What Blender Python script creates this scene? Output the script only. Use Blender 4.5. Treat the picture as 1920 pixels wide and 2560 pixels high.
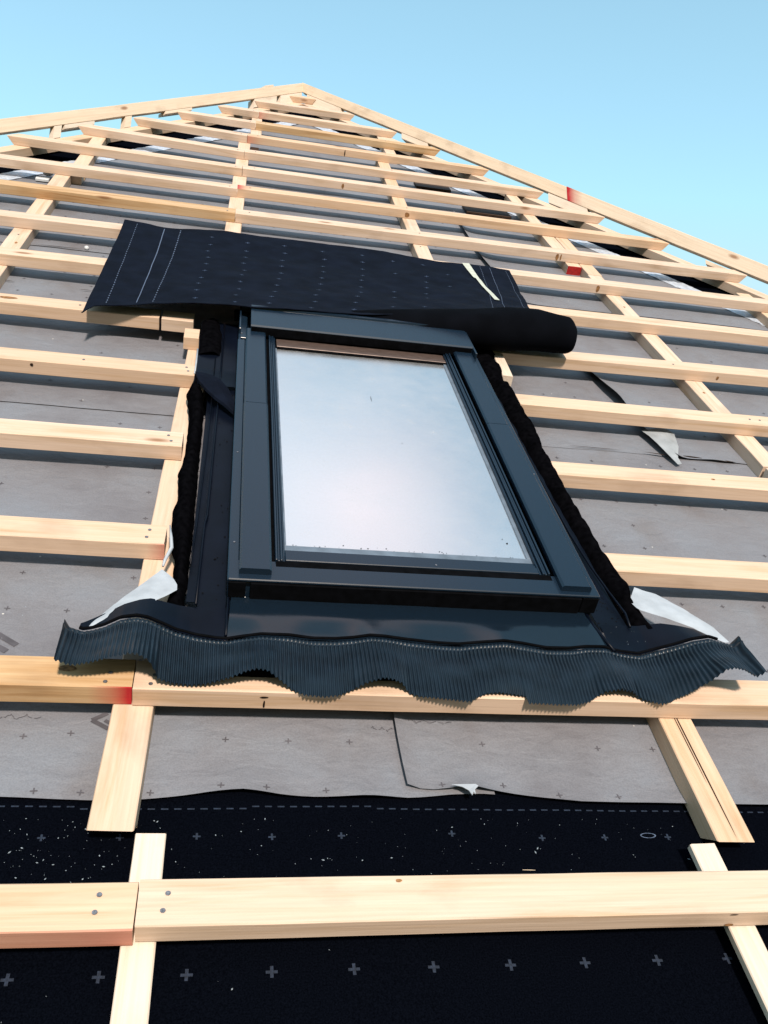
import bpy, bmesh, math, random
from mathutils import Vector, Matrix, noise
random.seed(7)
S = bpy.context.scene
for o in list(bpy.data.objects): bpy.data.objects.remove(o)
C = S.collection

# ------------------------------------------------------------------ camera
# roof frame: u to the right, v up the slope, w out of the roof; w = 0 is the front face of the tile battens
PITCH = math.radians(50); cT, sT = math.cos(PITCH), math.sin(PITCH); ORG = Vector((0, 0, 5.2))
ROOF = Matrix.Translation(ORG) @ Matrix.Rotation(PITCH, 4, 'X')
cam = bpy.data.objects.new('camera', bpy.data.cameras.new('camera')); C.objects.link(cam)
RX = Vector((0.98075821, -0.11812856, 0.15543160)); RY = Vector((0.06321307, -0.56111702, -0.82531921)); RZ = Vector((0.18470909, 0.81926390, -0.54285285))
mc = Matrix.Identity(4)
for i in range(3):
    mc[i][0] = RX[i]; mc[i][1] = -RY[i]; mc[i][2] = -RZ[i]
mc.translation = Vector((-0.25796421, -0.91440912, 0.93224437))
cam.matrix_world = ROOF @ mc
cam.data.sensor_fit = 'VERTICAL'; cam.data.sensor_height = 24; cam.data.lens = 24 * 2197.74 / 2560
cam.data.clip_start = 0.02; cam.data.clip_end = 3000
S.camera = cam
S.render.resolution_x = 768; S.render.resolution_y = 1024

# ------------------------------------------------------------------ world and sun
SUN_R = Vector((0.03, -0.41, 0.91)).normalized()           # towards the sun, roof frame
sun_w = (Matrix.Rotation(PITCH, 3, 'X') @ SUN_R).normalized()
elev = math.asin(sun_w.z)
W = bpy.data.worlds.new("World"); S.world = W; W.use_nodes = True
nt = W.node_tree; nt.nodes.clear(); N = nt.nodes.new; L = nt.links.new
out = N('ShaderNodeOutputWorld'); bg = N('ShaderNodeBackground'); sky = N('ShaderNodeTexSky')
sky.sky_type = 'NISHITA'; sky.sun_disc = False; sky.sun_elevation = elev
sky.sun_rotation = math.atan2(sun_w.x, sun_w.y); sky.air_density = 1.3; sky.dust_density = 0.6; sky.ozone_density = 1.2
tcw = N('ShaderNodeTexCoord'); sep = N('ShaderNodeSeparateXYZ'); L(tcw.outputs['Generated'], sep.inputs[0])
# bright cloud veil added overhead for the pane to reflect, clear blue lower down
mr = N('ShaderNodeMapRange'); mr.interpolation_type = 'SMOOTHSTEP'
mr.inputs['From Min'].default_value = 0.93; mr.inputs['From Max'].default_value = 0.995
L(sep.outputs['Z'], mr.inputs['Value'])
ns = N('ShaderNodeTexNoise'); ns.inputs['Scale'].default_value = 3.2; ns.inputs['Detail'].default_value = 5; ns.inputs['Roughness'].default_value = .5
L(tcw.outputs['Generated'], ns.inputs['Vector'])
mr2 = N('ShaderNodeMapRange'); mr2.inputs['From Min'].default_value = .25; mr2.inputs['From Max'].default_value = .7
mr2.inputs['To Min'].default_value = .55; mr2.inputs['To Max'].default_value = 1.0
L(ns.outputs['Fac'], mr2.inputs['Value'])
mul = N('ShaderNodeMath'); mul.operation = 'MULTIPLY'; L(mr.outputs[0], mul.inputs[0]); L(mr2.outputs[0], mul.inputs[1])
hs = N('ShaderNodeMix'); hs.data_type = 'RGBA'; hs.blend_type = 'MULTIPLY'; hs.inputs['Factor'].default_value = 1
hs.inputs['B'].default_value = (2.5, 2.84, 2.48, 1); L(sky.outputs[0], hs.inputs['A'])
mx = N('ShaderNodeMix'); mx.data_type = 'RGBA'; L(mul.outputs[0], mx.inputs['Factor'])
vm = N('ShaderNodeVectorMath'); vm.operation = 'MINIMUM'; L(hs.outputs['Result'], vm.inputs[0]); vm.inputs[1].default_value = (4.1, 5.7, 6.5)
L(vm.outputs[0], mx.inputs['A']); ns3 = N('ShaderNodeTexNoise'); ns3.inputs['Scale'].default_value = 2.6; ns3.inputs['Detail'].default_value = 3
L(tcw.outputs['Generated'], ns3.inputs['Vector']); rp = N('ShaderNodeMapRange'); rp.inputs['From Min'].default_value = .40; rp.inputs['From Max'].default_value = .54
L(ns3.outputs['Fac'], rp.inputs['Value']); vc = N('ShaderNodeMix'); vc.data_type = 'RGBA'; L(rp.outputs[0], vc.inputs['Factor'])
vc.inputs['A'].default_value = (5.2, 6.1, 7.0, 1); vc.inputs['B'].default_value = (8.3, 7.1, 7.3, 1); L(vc.outputs['Result'], mx.inputs['B'])
L(mx.outputs['Result'], bg.inputs['Color']); bg.inputs['Strength'].default_value = 0.125
L(bg.outputs[0], out.inputs[0])
sl = bpy.data.lights.new('sun', 'SUN'); sl.energy = 5.0; sl.angle = math.radians(4.0); sl.color = (1.0, .86, .73)
so = bpy.data.objects.new('sun', sl); C.objects.link(so)
so.rotation_euler = sun_w.to_track_quat('Z', 'Y').to_euler(); so.location = (0, -6, 9)
S.view_settings.view_transform = 'Standard'; S.view_settings.look = 'None'; S.view_settings.exposure = 0.32; S.view_settings.gamma = 1

# ------------------------------------------------------------------ materials
def newmat(name):
    m = bpy.data.materials.new(name); m.use_nodes = True
    nt = m.node_tree; b = nt.nodes['Principled BSDF']; return m, nt, b
def nd(nt, t, **kw):
    n = nt.nodes.new(t)
    for k, v in kw.items():
        if k in n.inputs: n.inputs[k].default_value = v
        else: setattr(n, k, v)
    return n
def ramp(nt, src, stops):
    r = nt.nodes.new('ShaderNodeValToRGB'); e = r.color_ramp.elements
    e[0].position, e[0].color = stops[0][0], (*stops[0][1], 1); e[1].position, e[1].color = stops[-1][0], (*stops[-1][1], 1)
    for p, c in stops[1:-1]:
        x = e.new(p); x.color = (*c, 1)
    nt.links.new(src, r.inputs[0]); return r.outputs[0]
def mixc(nt, fac, a, b, blend='MIX'):
    m = nt.nodes.new('ShaderNodeMix'); m.data_type = 'RGBA'; m.blend_type = blend
    for s, v in (('Factor', fac), ('A', a), ('B', b)):
        if hasattr(v, 'links'): nt.links.new(v, m.inputs[s])
        elif s == 'Factor': m.inputs[s].default_value = v
        else: m.inputs[s].default_value = (*v, 1)
    return m.outputs['Result']
def coords(nt, scale=(1, 1, 1), rnd=True):
    tc = nt.nodes.new('ShaderNodeTexCoord'); mp = nt.nodes.new('ShaderNodeMapping'); mp.inputs['Scale'].default_value = scale
    nt.links.new(tc.outputs['Object'], mp.inputs['Vector'])
    if rnd:
        oi = nt.nodes.new('ShaderNodeObjectInfo'); ml = nt.nodes.new('ShaderNodeVectorMath'); ml.operation = 'SCALE'
        ml.inputs[0].default_value = (37.1, 11.3, 23.7); nt.links.new(oi.outputs['Random'], ml.inputs['Scale'])
        nt.links.new(ml.outputs[0], mp.inputs['Location'])
    return mp.outputs[0]
def bump(nt, b, src, strength, dist):
    bp = nt.nodes.new('ShaderNodeBump'); bp.inputs['Strength'].default_value = strength; bp.inputs['Distance'].default_value = dist
    nt.links.new(src, bp.inputs['Height']); nt.links.new(bp.outputs[0], b.inputs['Normal'])

def wood_mat(name, pale, mid, dark, paint=(0.36, 0.010, 0.016)):
    m, nt, b = newmat(name); lk = nt.links.new
    v = coords(nt, (1.6, 26, 26))
    n1 = nd(nt, 'ShaderNodeTexNoise', Scale=1.6, Detail=6.0, Roughness=.6, Distortion=.9); lk(v, n1.inputs['Vector'])
    v2 = coords(nt, (5, 240, 240)); n2 = nd(nt, 'ShaderNodeTexNoise', Scale=1.0, Detail=3.0); lk(v2, n2.inputs['Vector'])
    base = ramp(nt, n1.outputs['Fac'], [(.30, dark), (.45, mid), (.60, pale), (.8, pale)])
    base = mixc(nt, .22, base, ramp(nt, n2.outputs['Fac'], [(.3, (.45, .38, .3)), (.7, (1, 1, 1))]), 'MULTIPLY')
    # knots: sparse dark ovals
    v3 = coords(nt, (3.0, 9, 9)); vo = nd(nt, 'ShaderNodeTexVoronoi', Scale=1.0); lk(v3, vo.inputs['Vector'])
    base = mixc(nt, ramp(nt, vo.outputs['Distance'], [(.04, (.8, .8, .8)), (.10, (0, 0, 0))]), base, (.20, .085, .03))
    # dirt smudges
    v4 = coords(nt, (5, 9, 9)); n4 = nd(nt, 'ShaderNodeTexNoise', Scale=1.3, Detail=5.0); lk(v4, n4.inputs['Vector'])
    base = mixc(nt, .30, base, ramp(nt, n4.outputs['Fac'], [(.28, (.42, .34, .27)), (.44, (1, 1, 1))]), 'MULTIPLY')
    oi = nt.nodes.new('ShaderNodeObjectInfo')
    base = mixc(nt, 1.0, base, ramp(nt, oi.outputs['Random'], [(0, (.95, .88, .77)), (.3, (1, 1, 1)), (.65, (.94, .96, .97)), (.85, (1, .96, .88)), (1, (.90, .86, .80))]), 'MULTIPLY')
    at = nt.nodes.new('ShaderNodeAttribute'); at.attribute_name = 'paint'
    pm = nt.nodes.new('ShaderNodeMath'); pm.operation = 'MULTIPLY'; pm.use_clamp = True
    rr = ramp(nt, n4.outputs['Fac'], [(.2, (.7, .7, .7)), (.6, (1.1, 1.1, 1.1))]); lk(at.outputs['Fac'], pm.inputs[0]); lk(rr, pm.inputs[1])
    base = mixc(nt, pm.outputs[0], base, paint)
    lk(base, b.inputs['Base Color']); b.inputs['Roughness'].default_value = .62; b.inputs['Specular IOR Level'].default_value = .3
    bump(nt, b, n2.outputs['Fac'], .35, .0012); return m
WOOD = wood_mat('fresh_pine', (.615, .472, .378), (.585, .437, .335), (.51, .36, .245))
WOOD_O = wood_mat('orange_pine', (.54, .39, .25), (.48, .32, .18), (.36, .20, .09))
WOOD_P = wood_mat('pale_planed_pine', (.66, .56, .47), (.64, .535, .44), (.58, .47, .375))

def simple(name, col, rough=.6, spec=.4, metal=0, nscale=30, var=.25, bmp=.2, bd=.0006, scale=(1, 1, 1)):
    m, nt, b = newmat(name); lk = nt.links.new
    n = nd(nt, 'ShaderNodeTexNoise', Scale=nscale, Detail=5.0); lk(coords(nt, scale), n.inputs['Vector'])
    lo = tuple(c * (1 - var) for c in col); hi = tuple(min(1, c * (1 + var)) for c in col)
    lk(ramp(nt, n.outputs['Fac'], [(.3, lo), (.7, hi)]), b.inputs['Base Color'])
    b.inputs['Roughness'].default_value = rough; b.inputs['Specular IOR Level'].default_value = spec; b.inputs['Metallic'].default_value = metal
    if bmp: bump(nt, b, n.outputs['Fac'], bmp, bd)
    return m
def grey_mat():
    m, nt, b = newmat('grey_breather_membrane'); lk = nt.links.new
    v = coords(nt, (1, 1, 1)); n1 = nd(nt, 'ShaderNodeTexNoise', Scale=4.5, Detail=6.0, Roughness=.6); lk(v, n1.inputs['Vector'])
    base = ramp(nt, n1.outputs['Fac'], [(.30, (.132, .128, .142)), (.48, (.160, .161, .180)), (.7, (.172, .186, .216))])
    n2 = nd(nt, 'ShaderNodeTexNoise', Scale=9.0, Detail=4.0); lk(coords(nt, (1, .6, 1)), n2.inputs['Vector'])
    base = mixc(nt, .32, base, ramp(nt, n2.outputs['Fac'], [(.27, (.74, .60, .48)), (.42, (1, 1, 1))]), 'MULTIPLY')
    n3 = nd(nt, 'ShaderNodeTexNoise', Scale=420.0, Detail=2.0); lk(v, n3.inputs['Vector'])
    base = mixc(nt, .35, base, ramp(nt, n3.outputs['Fac'], [(.35, (.6, .6, .6)), (.6, (1, 1, 1))]), 'MULTIPLY')
    vo = nd(nt, 'ShaderNodeTexVoronoi', Scale=14.0); lk(v, vo.inputs['Vector'])
    base = mixc(nt, ramp(nt, vo.outputs['Distance'], [(.018, (1, 1, 1)), (.03, (0, 0, 0))]), base, (.45, .44, .42))
    lk(base, b.inputs['Base Color']); b.inputs['Roughness'].default_value = .55; b.inputs['Specular IOR Level'].default_value = .35
    n5 = nd(nt, 'ShaderNodeTexNoise', Scale=22.0, Detail=5.0, Distortion=.4); lk(coords(nt, (1, 1.6, 1)), n5.inputs['Vector'])
    bump(nt, b, n5.outputs['Fac'], .5, .009); return m
GREY = grey_mat()
BLACKM = simple('black_breather_membrane', (.0014, .0019, .0036), 1.0, .0, nscale=500, var=.5, bmp=.3, bd=.0006)
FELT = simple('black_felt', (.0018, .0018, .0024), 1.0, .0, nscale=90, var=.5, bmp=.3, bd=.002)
FLAPM = simple('dark_navy_membrane', (.0028, .0046, .0105), .85, .06, nscale=18, var=.3, bmp=.35, bd=.004)
PRINTD = simple('dark_print', (.075, .07, .08), .6, .3, bmp=0)
PRINTL = simple('blue_grey_print', (.010, .016, .031), .6, .3, nscale=300, var=.5, bmp=0)
PRINTW = simple('pale_print', (.07, .095, .15), .6, .3, nscale=300, var=.5, bmp=0)
PAINT = simple('anthracite_lacquer', (.0055, .0135, .0260), .27, .42, nscale=700, var=.12, bmp=.12, bd=.0003)
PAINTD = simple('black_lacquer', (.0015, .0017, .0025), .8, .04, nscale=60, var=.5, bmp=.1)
PLATE = simple('anthracite_flashing_plate', (.0020, .0034, .0080), .36, .09, nscale=14, var=.3, bmp=.15, bd=.001)
SKIRT = simple('pleated_lead_skirt', (.0045, .0095, .0165), .36, .42, nscale=40, var=.35, bmp=.3, bd=.0008)
STEEL = simple('nail_steel', (.20, .20, .22), .45, .5, metal=.7, nscale=400, var=.5, bmp=.3)
WHITEP = simple('white_release_film', (.34, .37, .41), .5, .3, nscale=35, var=.12, bmp=.35, bd=.002)
TAPE = simple('cream_masking_tape', (.42, .44, .38), .6, .3, nscale=60, var=.12)
WHITE = simple('white_plastic', (.5, .52, .54), .4, .4, nscale=60, var=.1)
FOIL = simple('silver_sealing_foil', (.50, .56, .66), .3, .6, metal=.25, nscale=60, var=.2, bmp=1.0, bd=.006, scale=(1, 1, 1))
BROWN = simple('dark_brown_wood', (.03, .014, .007), .6, .3, nscale=12, var=.5, scale=(2, 30, 30))
DUST = simple('sawdust', (.22, .26, .30), .8, .2, nscale=900, var=.4, bmp=0)
GROOVE = simple('dark_crack', (.02, .012, .008), .9, .1, bmp=0)
APRONM = simple('glossy_apron_lacquer', (.0042, .0090, .0160), .12, .50, nscale=500, var=.12, bmp=.05, bd=.0003)
def grass_mat():
    return simple('meadow', (.06, .085, .03), .9, .2, nscale=3, var=.5, bmp=.5, bd=.05)
def pane_mat():
    m, nt, b = newmat('coated_glass_pane'); lk = nt.links.new
    v = coords(nt, (1, 1, 1), False); n = nd(nt, 'ShaderNodeTexNoise', Scale=3.0, Detail=5.0); lk(v, n.inputs['Vector'])
    lk(ramp(nt, n.outputs['Fac'], [(.3, (.80, .83, .86)), (.7, (.92, .92, .93))]), b.inputs['Base Color'])
    b.inputs['Metallic'].default_value = .92
    n2 = nd(nt, 'ShaderNodeTexNoise', Scale=6.0, Detail=6.0); lk(v, n2.inputs['Vector'])
    r = ramp(nt, n2.outputs['Fac'], [(.3, (.08, .08, .08)), (.7, (.22, .22, .22))]); lk(r, b.inputs['Roughness'])
    n3 = nd(nt, 'ShaderNodeTexNoise', Scale=24.0, Detail=7.0, Roughness=.7); lk(v, n3.inputs['Vector'])
    bump(nt, b, n.outputs['Fac'], .05, .01)
    d = nt.nodes.new('ShaderNodeBsdfDiffuse'); d.inputs['Color'].default_value = (.35, .36, .38, 1)
    mxs = nt.nodes.new('ShaderNodeMixShader'); fac = ramp(nt, n3.outputs['Fac'], [(.35, (.04, .04, .04)), (.62, (.14, .14, .14)), (.75, (.5, .5, .5))])
    lk(fac, mxs.inputs[0]); lk(b.outputs[0], mxs.inputs[1]); lk(d.outputs[0], mxs.inputs[2])
    lk(mxs.outputs[0], [x for x in nt.nodes if x.type == 'OUTPUT_MATERIAL'][0].inputs['Surface']); return m
PANE = pane_mat()

# ------------------------------------------------------------------ helpers
def P3(u, v, w): return ROOF @ Vector((u, v, w))
def link(name, me, mats, parent=None, base=(0, 0, 0), rotz=0):
    """mesh whose coordinates are in the roof frame, re-based so that its origin is at `base`"""
    o = bpy.data.objects.new(name, me)
    for m in (mats if isinstance(mats, (list, tuple)) else [mats]): me.materials.append(m)
    C.objects.link(o)
    if parent:
        o.parent = parent
    else:
        o.matrix_world = ROOF @ Matrix.Translation(base) @ Matrix.Rotation(rotz, 4, 'Z')
    return o
def tag(o, label, cat, group=None, kind=None):
    o['label'] = label
    if cat: o['category'] = cat
    if group: o['group'] = group
    if kind: o['kind'] = kind
    return o
def mesh(verts, faces, base=(0, 0, 0), smooth=False, mi=None):
    me = bpy.data.meshes.new('m'); b = Vector(base)
    me.from_pydata([Vector(v) - b for v in verts], [], faces); me.update()
    if smooth:
        for p in me.polygons: p.use_smooth = True
    if mi:
        for p, i in zip(me.polygons, mi): p.material_index = i
    return me
class MB:
    def __init__(s): s.v = []; s.f = []; s.mi = []
    def box(s, a, b, c=.0012, m=0):
        """box with chamfered long edges"""
        x0, y0, z0 = a; x1, y1, z1 = b
        c = min(c, (x1 - x0) * .3, (y1 - y0) * .3, (z1 - z0) * .3); k = len(s.v)
        def ring(x, d):
            return [(x, y0 + d + c, z0 + d), (x, y1 - d - c, z0 + d), (x, y1 - d, z0 + d + c), (x, y1 - d, z1 - d - c),
                    (x, y1 - d - c, z1 - d), (x, y0 + d + c, z1 - d), (x, y0 + d, z1 - d - c), (x, y0 + d, z0 + d + c)]
        rings = [ring(x0, c * .7), ring(x0 + c, 0), ring(x1 - c, 0), ring(x1, c * .7)]
        for r in rings: s.v += r
        for i in range(3):
            for j in range(8):
                p = k + i * 8; s.f.append((p + j, p + (j + 1) % 8, p + 8 + (j + 1) % 8, p + 8 + j)); s.mi.append(m)
        s.f.append(tuple(k + j for j in range(7, -1, -1))); s.mi.append(m)
        s.f.append(tuple(k + 24 + j for j in range(8))); s.mi.append(m)
        return s
    def hexa(s, p, m=0):
        k = len(s.v); s.v += p
        for f in ((0, 3, 2, 1), (4, 5, 6, 7), (0, 1, 5, 4), (1, 2, 6, 5), (2, 3, 7, 6), (3, 0, 4, 7)):
            s.f.append(tuple(k + i for i in f)); s.mi.append(m)
        return s
    def poly(s, pts, m=0):
        k = len(s.v); s.v += pts; s.f.append(tuple(range(k, k + len(pts)))); s.mi.append(m); return s
    def tube(s, pts, r, n=8, m=0):
        pts = [Vector(p) for p in pts]; rr = r if isinstance(r, (list, tuple)) else [r] * len(pts); k = len(s.v)
        for i, p in enumerate(pts):
            t = (pts[min(i + 1, len(pts) - 1)] - pts[max(i - 1, 0)]).normalized()
            a = t.cross(Vector((0, 0, 1)));
            if a.length < .05: a = t.cross(Vector((0, 1, 0)))
            a.normalize(); b = a.cross(t)
            for j in range(n):
                an = 2 * math.pi * j / n; s.v.append(tuple(p + (a * math.cos(an) + b * math.sin(an)) * rr[i]))
        for i in range(len(pts) - 1):
            for j in range(n):
                q = k + i * n; s.f.append((q + j, q + (j + 1) % n, q + n + (j + 1) % n, q + n + j)); s.mi.append(m)
        s.f.append(tuple(k + j for j in range(n - 1, -1, -1))); s.mi.append(m)
        s.f.append(tuple(k + (len(pts) - 1) * n + j for j in range(n))); s.mi.append(m)
        return s
    def build(s, name, mats, parent=None, base=(0, 0, 0), smooth=False, warp=None):
        v = [warp(p) for p in s.v] if warp else s.v
        me = mesh(v, s.f, base if not parent else (0, 0, 0), smooth, s.mi)
        bm = bmesh.new(); bm.from_mesh(me); bmesh.ops.recalc_face_normals(bm, faces=bm.faces); bm.to_mesh(me); bm.free()
        return link(name, me, mats, parent, base)
def interp(pts, x):
    if x <= pts[0][0]: return pts[0][1:]
    for a, b in zip(pts, pts[1:]):
        if x <= b[0]:
            t = (x - a[0]) / (b[0] - a[0] + 1e-9); return tuple(p + (q - p) * t for p, q in zip(a[1:], b[1:]))
    return pts[-1][1:]
def resample(pts, n):
    pts = [Vector(p) for p in pts]; d = [0]
    for a, b in zip(pts, pts[1:]): d.append(d[-1] + (b - a).length)
    res = []
    for i in range(n):
        t = d[-1] * i / (n - 1); j = 0
        while j < len(d) - 2 and d[j + 1] < t: j += 1
        f = (t - d[j]) / max(1e-9, d[j + 1] - d[j]); res.append(pts[j].lerp(pts[j + 1], min(1, f)))
    return res

APU, APV = .105, 5.30                   # apex of the roof triangle
def hip_u(side, v, w=0.0, off=0.0):     # vertical plane through the hip line
    a = v - APV - w * sT / cT
    return APU + (.612 if side < 0 else -.602) * a + side * off
MATW = {'n': WOOD, 'o': WOOD_O, 'p': WOOD_P}

def beam(name, A, B, width, thick, wtop=0.0, mat='n', endA=None, endB=None, paint=None, jit=.0008, parent=None, seed=0, undercut=0):
    """timber with its front lower edge from A to B (u,v). endA/endB: 'L'/'R' = cut along that hip plane. paint: (end, length, faces)"""
    A = Vector((A[0], A[1])); B = Vector((B[0], B[1])); d = B - A; Ln = d.length; d.normalize(); ang = math.atan2(d.y, d.x)
    c = .0016; ww, tt = width, thick
    prof = [(c, -tt), (ww - c, -tt), (ww, -tt + c), (ww, -c), (ww - c, 0), (c, 0), (0, -c), (0, -tt + c)]
    nseg = max(2, min(90, int(Ln / .03))); verts = []; faces = []
    def uv(x, y): return A.x + d.x * x - d.y * y, A.y + d.y * x + d.x * y
    for i in range(nseg + 1):
        x = Ln * i / nseg
        for j, (y, z) in enumerate(prof):
            xx, yy, zz = x, y, z
            if jit and j >= 3:
                q = noise.noise(Vector((x * 9 + seed * 3.7, j // 2 * 2.1, seed))); yy += q * jit; zz += noise.noise(Vector((x * 3, seed + 9, 0))) * jit * .6
            if 0 < i < nseg: pass
            else:
                e = endA if i == 0 else endB
                if e in ('L', 'R'):
                    u, v = uv(x, y); tgt = hip_u(-1 if e == 'L' else 1, v, z + wtop, -.002); xx = x + (tgt - u) / d.x
                else:
                    xx = x + random.uniform(-.0006, .0006) + (undercut * -z if i == 0 else 0)
            verts.append((xx, yy, zz))
    # keep interior rings inside slanted ends
    for side, e in ((0, endA), (1, endB)):
        if e in ('L', 'R'):
            lim = max(verts[j][0] for j in range(8)) if side == 0 else min(verts[nseg * 8 + j][0] for j in range(8))
            for i in range(1, nseg):
                for j in range(8):
                    k = i * 8 + j; x, y, z = verts[k]
                    if side == 0 and x < lim: verts[k] = (lim + .0005 * i, y, z)
                    if side == 1 and x > lim: verts[k] = (lim - .0005 * (nseg - i), y, z)
    for i in range(nseg):
        for j in range(8):
            k = i * 8; faces.append((k + j, k + (j + 1) % 8, k + 8 + (j + 1) % 8, k + 8 + j))
    faces.append(tuple(range(7, -1, -1))); faces.append(tuple(nseg * 8 + j for j in range(8)))
    me = bpy.data.meshes.new(name); me.from_pydata(verts, [], faces)
    bm = bmesh.new(); bm.from_mesh(me); bmesh.ops.recalc_face_normals(bm, faces=bm.faces); bm.to_mesh(me); bm.free()
    at = me.attributes.new('paint', 'FLOAT', 'CORNER')
    if paint:
        which, plen, where, amt = paint
        for p in me.polygons:
            for li in p.loop_indices:
                x, y, z = me.vertices[me.loops[li].vertex_index].co
                t = x / plen if which == 'A' else (Ln - x) / plen
                ok = (where == 'low' and p.normal.y < -.5) or (where == 'top' and p.normal.z > .5) or where == 'all' or (where == 'end' and abs(p.normal.x) > .5)
                at.data[li].value = max(0, 1 - t) * amt if ok else 0
    o = bpy.data.objects.new(name, me); me.materials.append(MATW[mat]); C.objects.link(o)
    M = Matrix.Translation((A.x, A.y, wtop)) @ Matrix.Rotation(ang, 4, 'Z')
    if parent: o.parent = parent; o.matrix_local = M
    else: o.matrix_world = ROOF @ M
    return o
def nails(o, pts, r=.0032):
    """nail heads, local x,y on the front face"""
    for x, y in pts:
        mb = MB(); n = 9; k = []
        for j in range(n):
            a = 2 * math.pi * j / n; k.append((x + r * math.cos(a), y + r * .9 * math.sin(a)))
        top = [(a, b, .0011) for a, b in k]; mb.poly(top)
        for j in range(n):
            a, b = k[j], k[(j + 1) % n]; mb.poly([(a[0], a[1], -.004), (b[0], b[1], -.004), (b[0], b[1], .0011), (a[0], a[1], .0011)])
        nobj = mb.build('nail', STEEL, parent=o)

# ------------------------------------------------------------------ ground and the rest of the roof body (out of frame / behind)
me = bpy.data.meshes.new('ground'); me.from_pydata([(-900, -900, 0), (900, -900, 0), (900, 900, 0), (-900, 900, 0)], [], [(0, 1, 2, 3)])
g = bpy.data.objects.new('ground', me); me.materials.append(grass_mat()); C.objects.link(g); g['kind'] = 'structure'; g['label'] = 'grassy ground far below the roof'

# ------------------------------------------------------------------ membrane sheets
def sheet_h(u, v):
    return -.0725 + .0022 * noise.noise(Vector((u * 3.1, v * 2.3, 1.7))) + .0012 * noise.noise(Vector((u * 11, v * 7, 4.2)))
def sheet(name, label, v0f, v1, u0f, u1f, order, mat, nu=90, nv=34, extra=None, crosses=None, cmat=None, lapf=None, cat='roof membrane', wofs=0.0, csz=(.0048, .0009)):
    """thin sheet: rows from v0f(u) to v1, columns from u0f(v) to u1f(v)"""
    verts = []; faces = []; mi = []
    def hh(u, v, vlow, ul):
        t = (v - vlow) / max(.01, (v1 - vlow)); h = sheet_h(u, v) + .0026 * (1 - t) + .0004 + wofs
        if extra: h += extra(u, v, u - ul)
        return h
    for i in range(nv + 1):
        for j in range(nu + 1):
            s = j / nu
            vg = v0f(0) + (v1 - v0f(0)) * i / nv
            ul, ur = u0f(vg), u1f(vg); u = ul + (ur - ul) * s ** 1.0
            vl = v0f(u); v = vl + (v1 - vl) * (i / nv) ** 1.25
            ul2, ur2 = u0f(v), u1f(v); u = ul2 + (ur2 - ul2) * s
            verts.append((u, v, hh(u, v, vl, ul2)))
    W1 = nu + 1
    for i in range(nv):
        for j in range(nu):
            k = i * W1 + j; faces.append((k, k + 1, k + W1 + 1, k + W1)); mi.append(0)
    base = (verts[0][0], verts[0][1], verts[0][2])
    if crosses:
        sz, t = csz
        for (cu, cv) in crosses:
            vl = v0f(cu)
            if not (u0f(cv) + .01 < cu < u1f(cv) - .01 and vl + .006 < cv < v1): continue
            a = random.uniform(-.08, .08)
            for du, dv in ((sz, t), (t, sz)):
                k = len(verts)
                for sx, sy in ((-1, -1), (1, -1), (1, 1), (-1, 1)):
                    x, y = sx * du, sy * dv; uu, vv = cu + x - a * y, cv + y + a * x
                    verts.append((uu, vv, hh(uu, vv, vl, u0f(vv)) + (.0007 if du > dv else .0009)))
                faces.append((k, k + 1, k + 2, k + 3)); mi.append(1)
    me = mesh(verts, faces, base, True, mi)
    o = link(name, me, [mat, cmat or PRINTD], None, base)
    tag(o, label, cat); return o
fl = lambda v: hip_u(-1, v) + .29
fr = lambda v: hip_u(1, v) - .29
FAR_L, FAR_R = -2.3, 2.6
def cl(f): return lambda v: max(FAR_L, f(v))
def cr(f): return lambda v: min(FAR_R, f(v))
edgeL = [(-2.3, -.130), (-.512, -.128), (-.397, -.133), (-.332, -.131), (-.247, -.123), (-.201, -.121), (-.153, -.126), (-.05, -.130), (.03, -.129), (.094, -.122), (.14, -.12), (.3, -.13)]
edgeR = [(.0, -.112), (.031, -.112), (.06, -.116), (.105, -.118), (.131, -.119), (.171, -.120), (.22, -.129), (.286, -.137), (.439, -.140), (.587, -.142), (2.6, -.145)]
def grid_crosses(u0, v0, u1, v1, su=.0925, sv=.0918, ox=-.582, oy=.337):
    r = []
    i0 = math.ceil((u0 - ox) / su); j0 = math.ceil((v0 - oy) / sv)
    for i in range(i0, int((u1 - ox) / su) + 1):
        for j in range(j0, int((v1 - oy) / sv) + 1): r.append((ox + i * su + random.uniform(-.004, .004), oy + j * sv + random.uniform(-.003, .003)))
    return r
lowcross = [(-.505, -.027), (-.443, -.019), (-.227, -.027), (-.136, -.028), (-.045, -.028), (-.473, -.119), (-.414, -.121), (-.324, -.121), (-.231, -.113), (-.169, -.116), (-.086, -.118)] + [c for c in grid_crosses(-2.2, .05, .03, .93) if random.random() < .6]
lift = lambda u, v, d: .010 * math.exp(-((u + .2) / .06) ** 2) * max(0, 1 - (v + .125) / .05) + .007 * math.exp(-((u + .03) / .05) ** 2) * max(0, 1 - (v + .125) / .04)
sheet('membrane_sheet', 'lowest grey membrane course left of the window, pale sheet ending over the black strip', lambda u: interp(edgeL, u)[0], .97, lambda v: FAR_L, lambda v: .16, 0, GREY, 150, 44, lift, lowcross)
lift2 = lambda u, v, d: (.009 * math.exp(-max(0, d) / .012)) * (1 if v < .2 else 0) + .014 * math.exp(-((u - .12) / .035) ** 2) * max(0, 1 - (v + .12) / .035) + .004 * max(0, 1 - (v + .14) / .03)
lowcrossR = [(.082, -.109), (.175, -.108), (.256, -.126), (.348, -.128), (.347, -.035), (.44, -.035), (.16, -.03)] + [c for c in grid_crosses(.05, .05, 2.5, .93, ox=.0) if random.random() < .6]
leftedge = [(-.15, .029), (-.114, .030), (-.07, .028), (-.027, .027), (.025, .027), (1.0, .03)]
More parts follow.
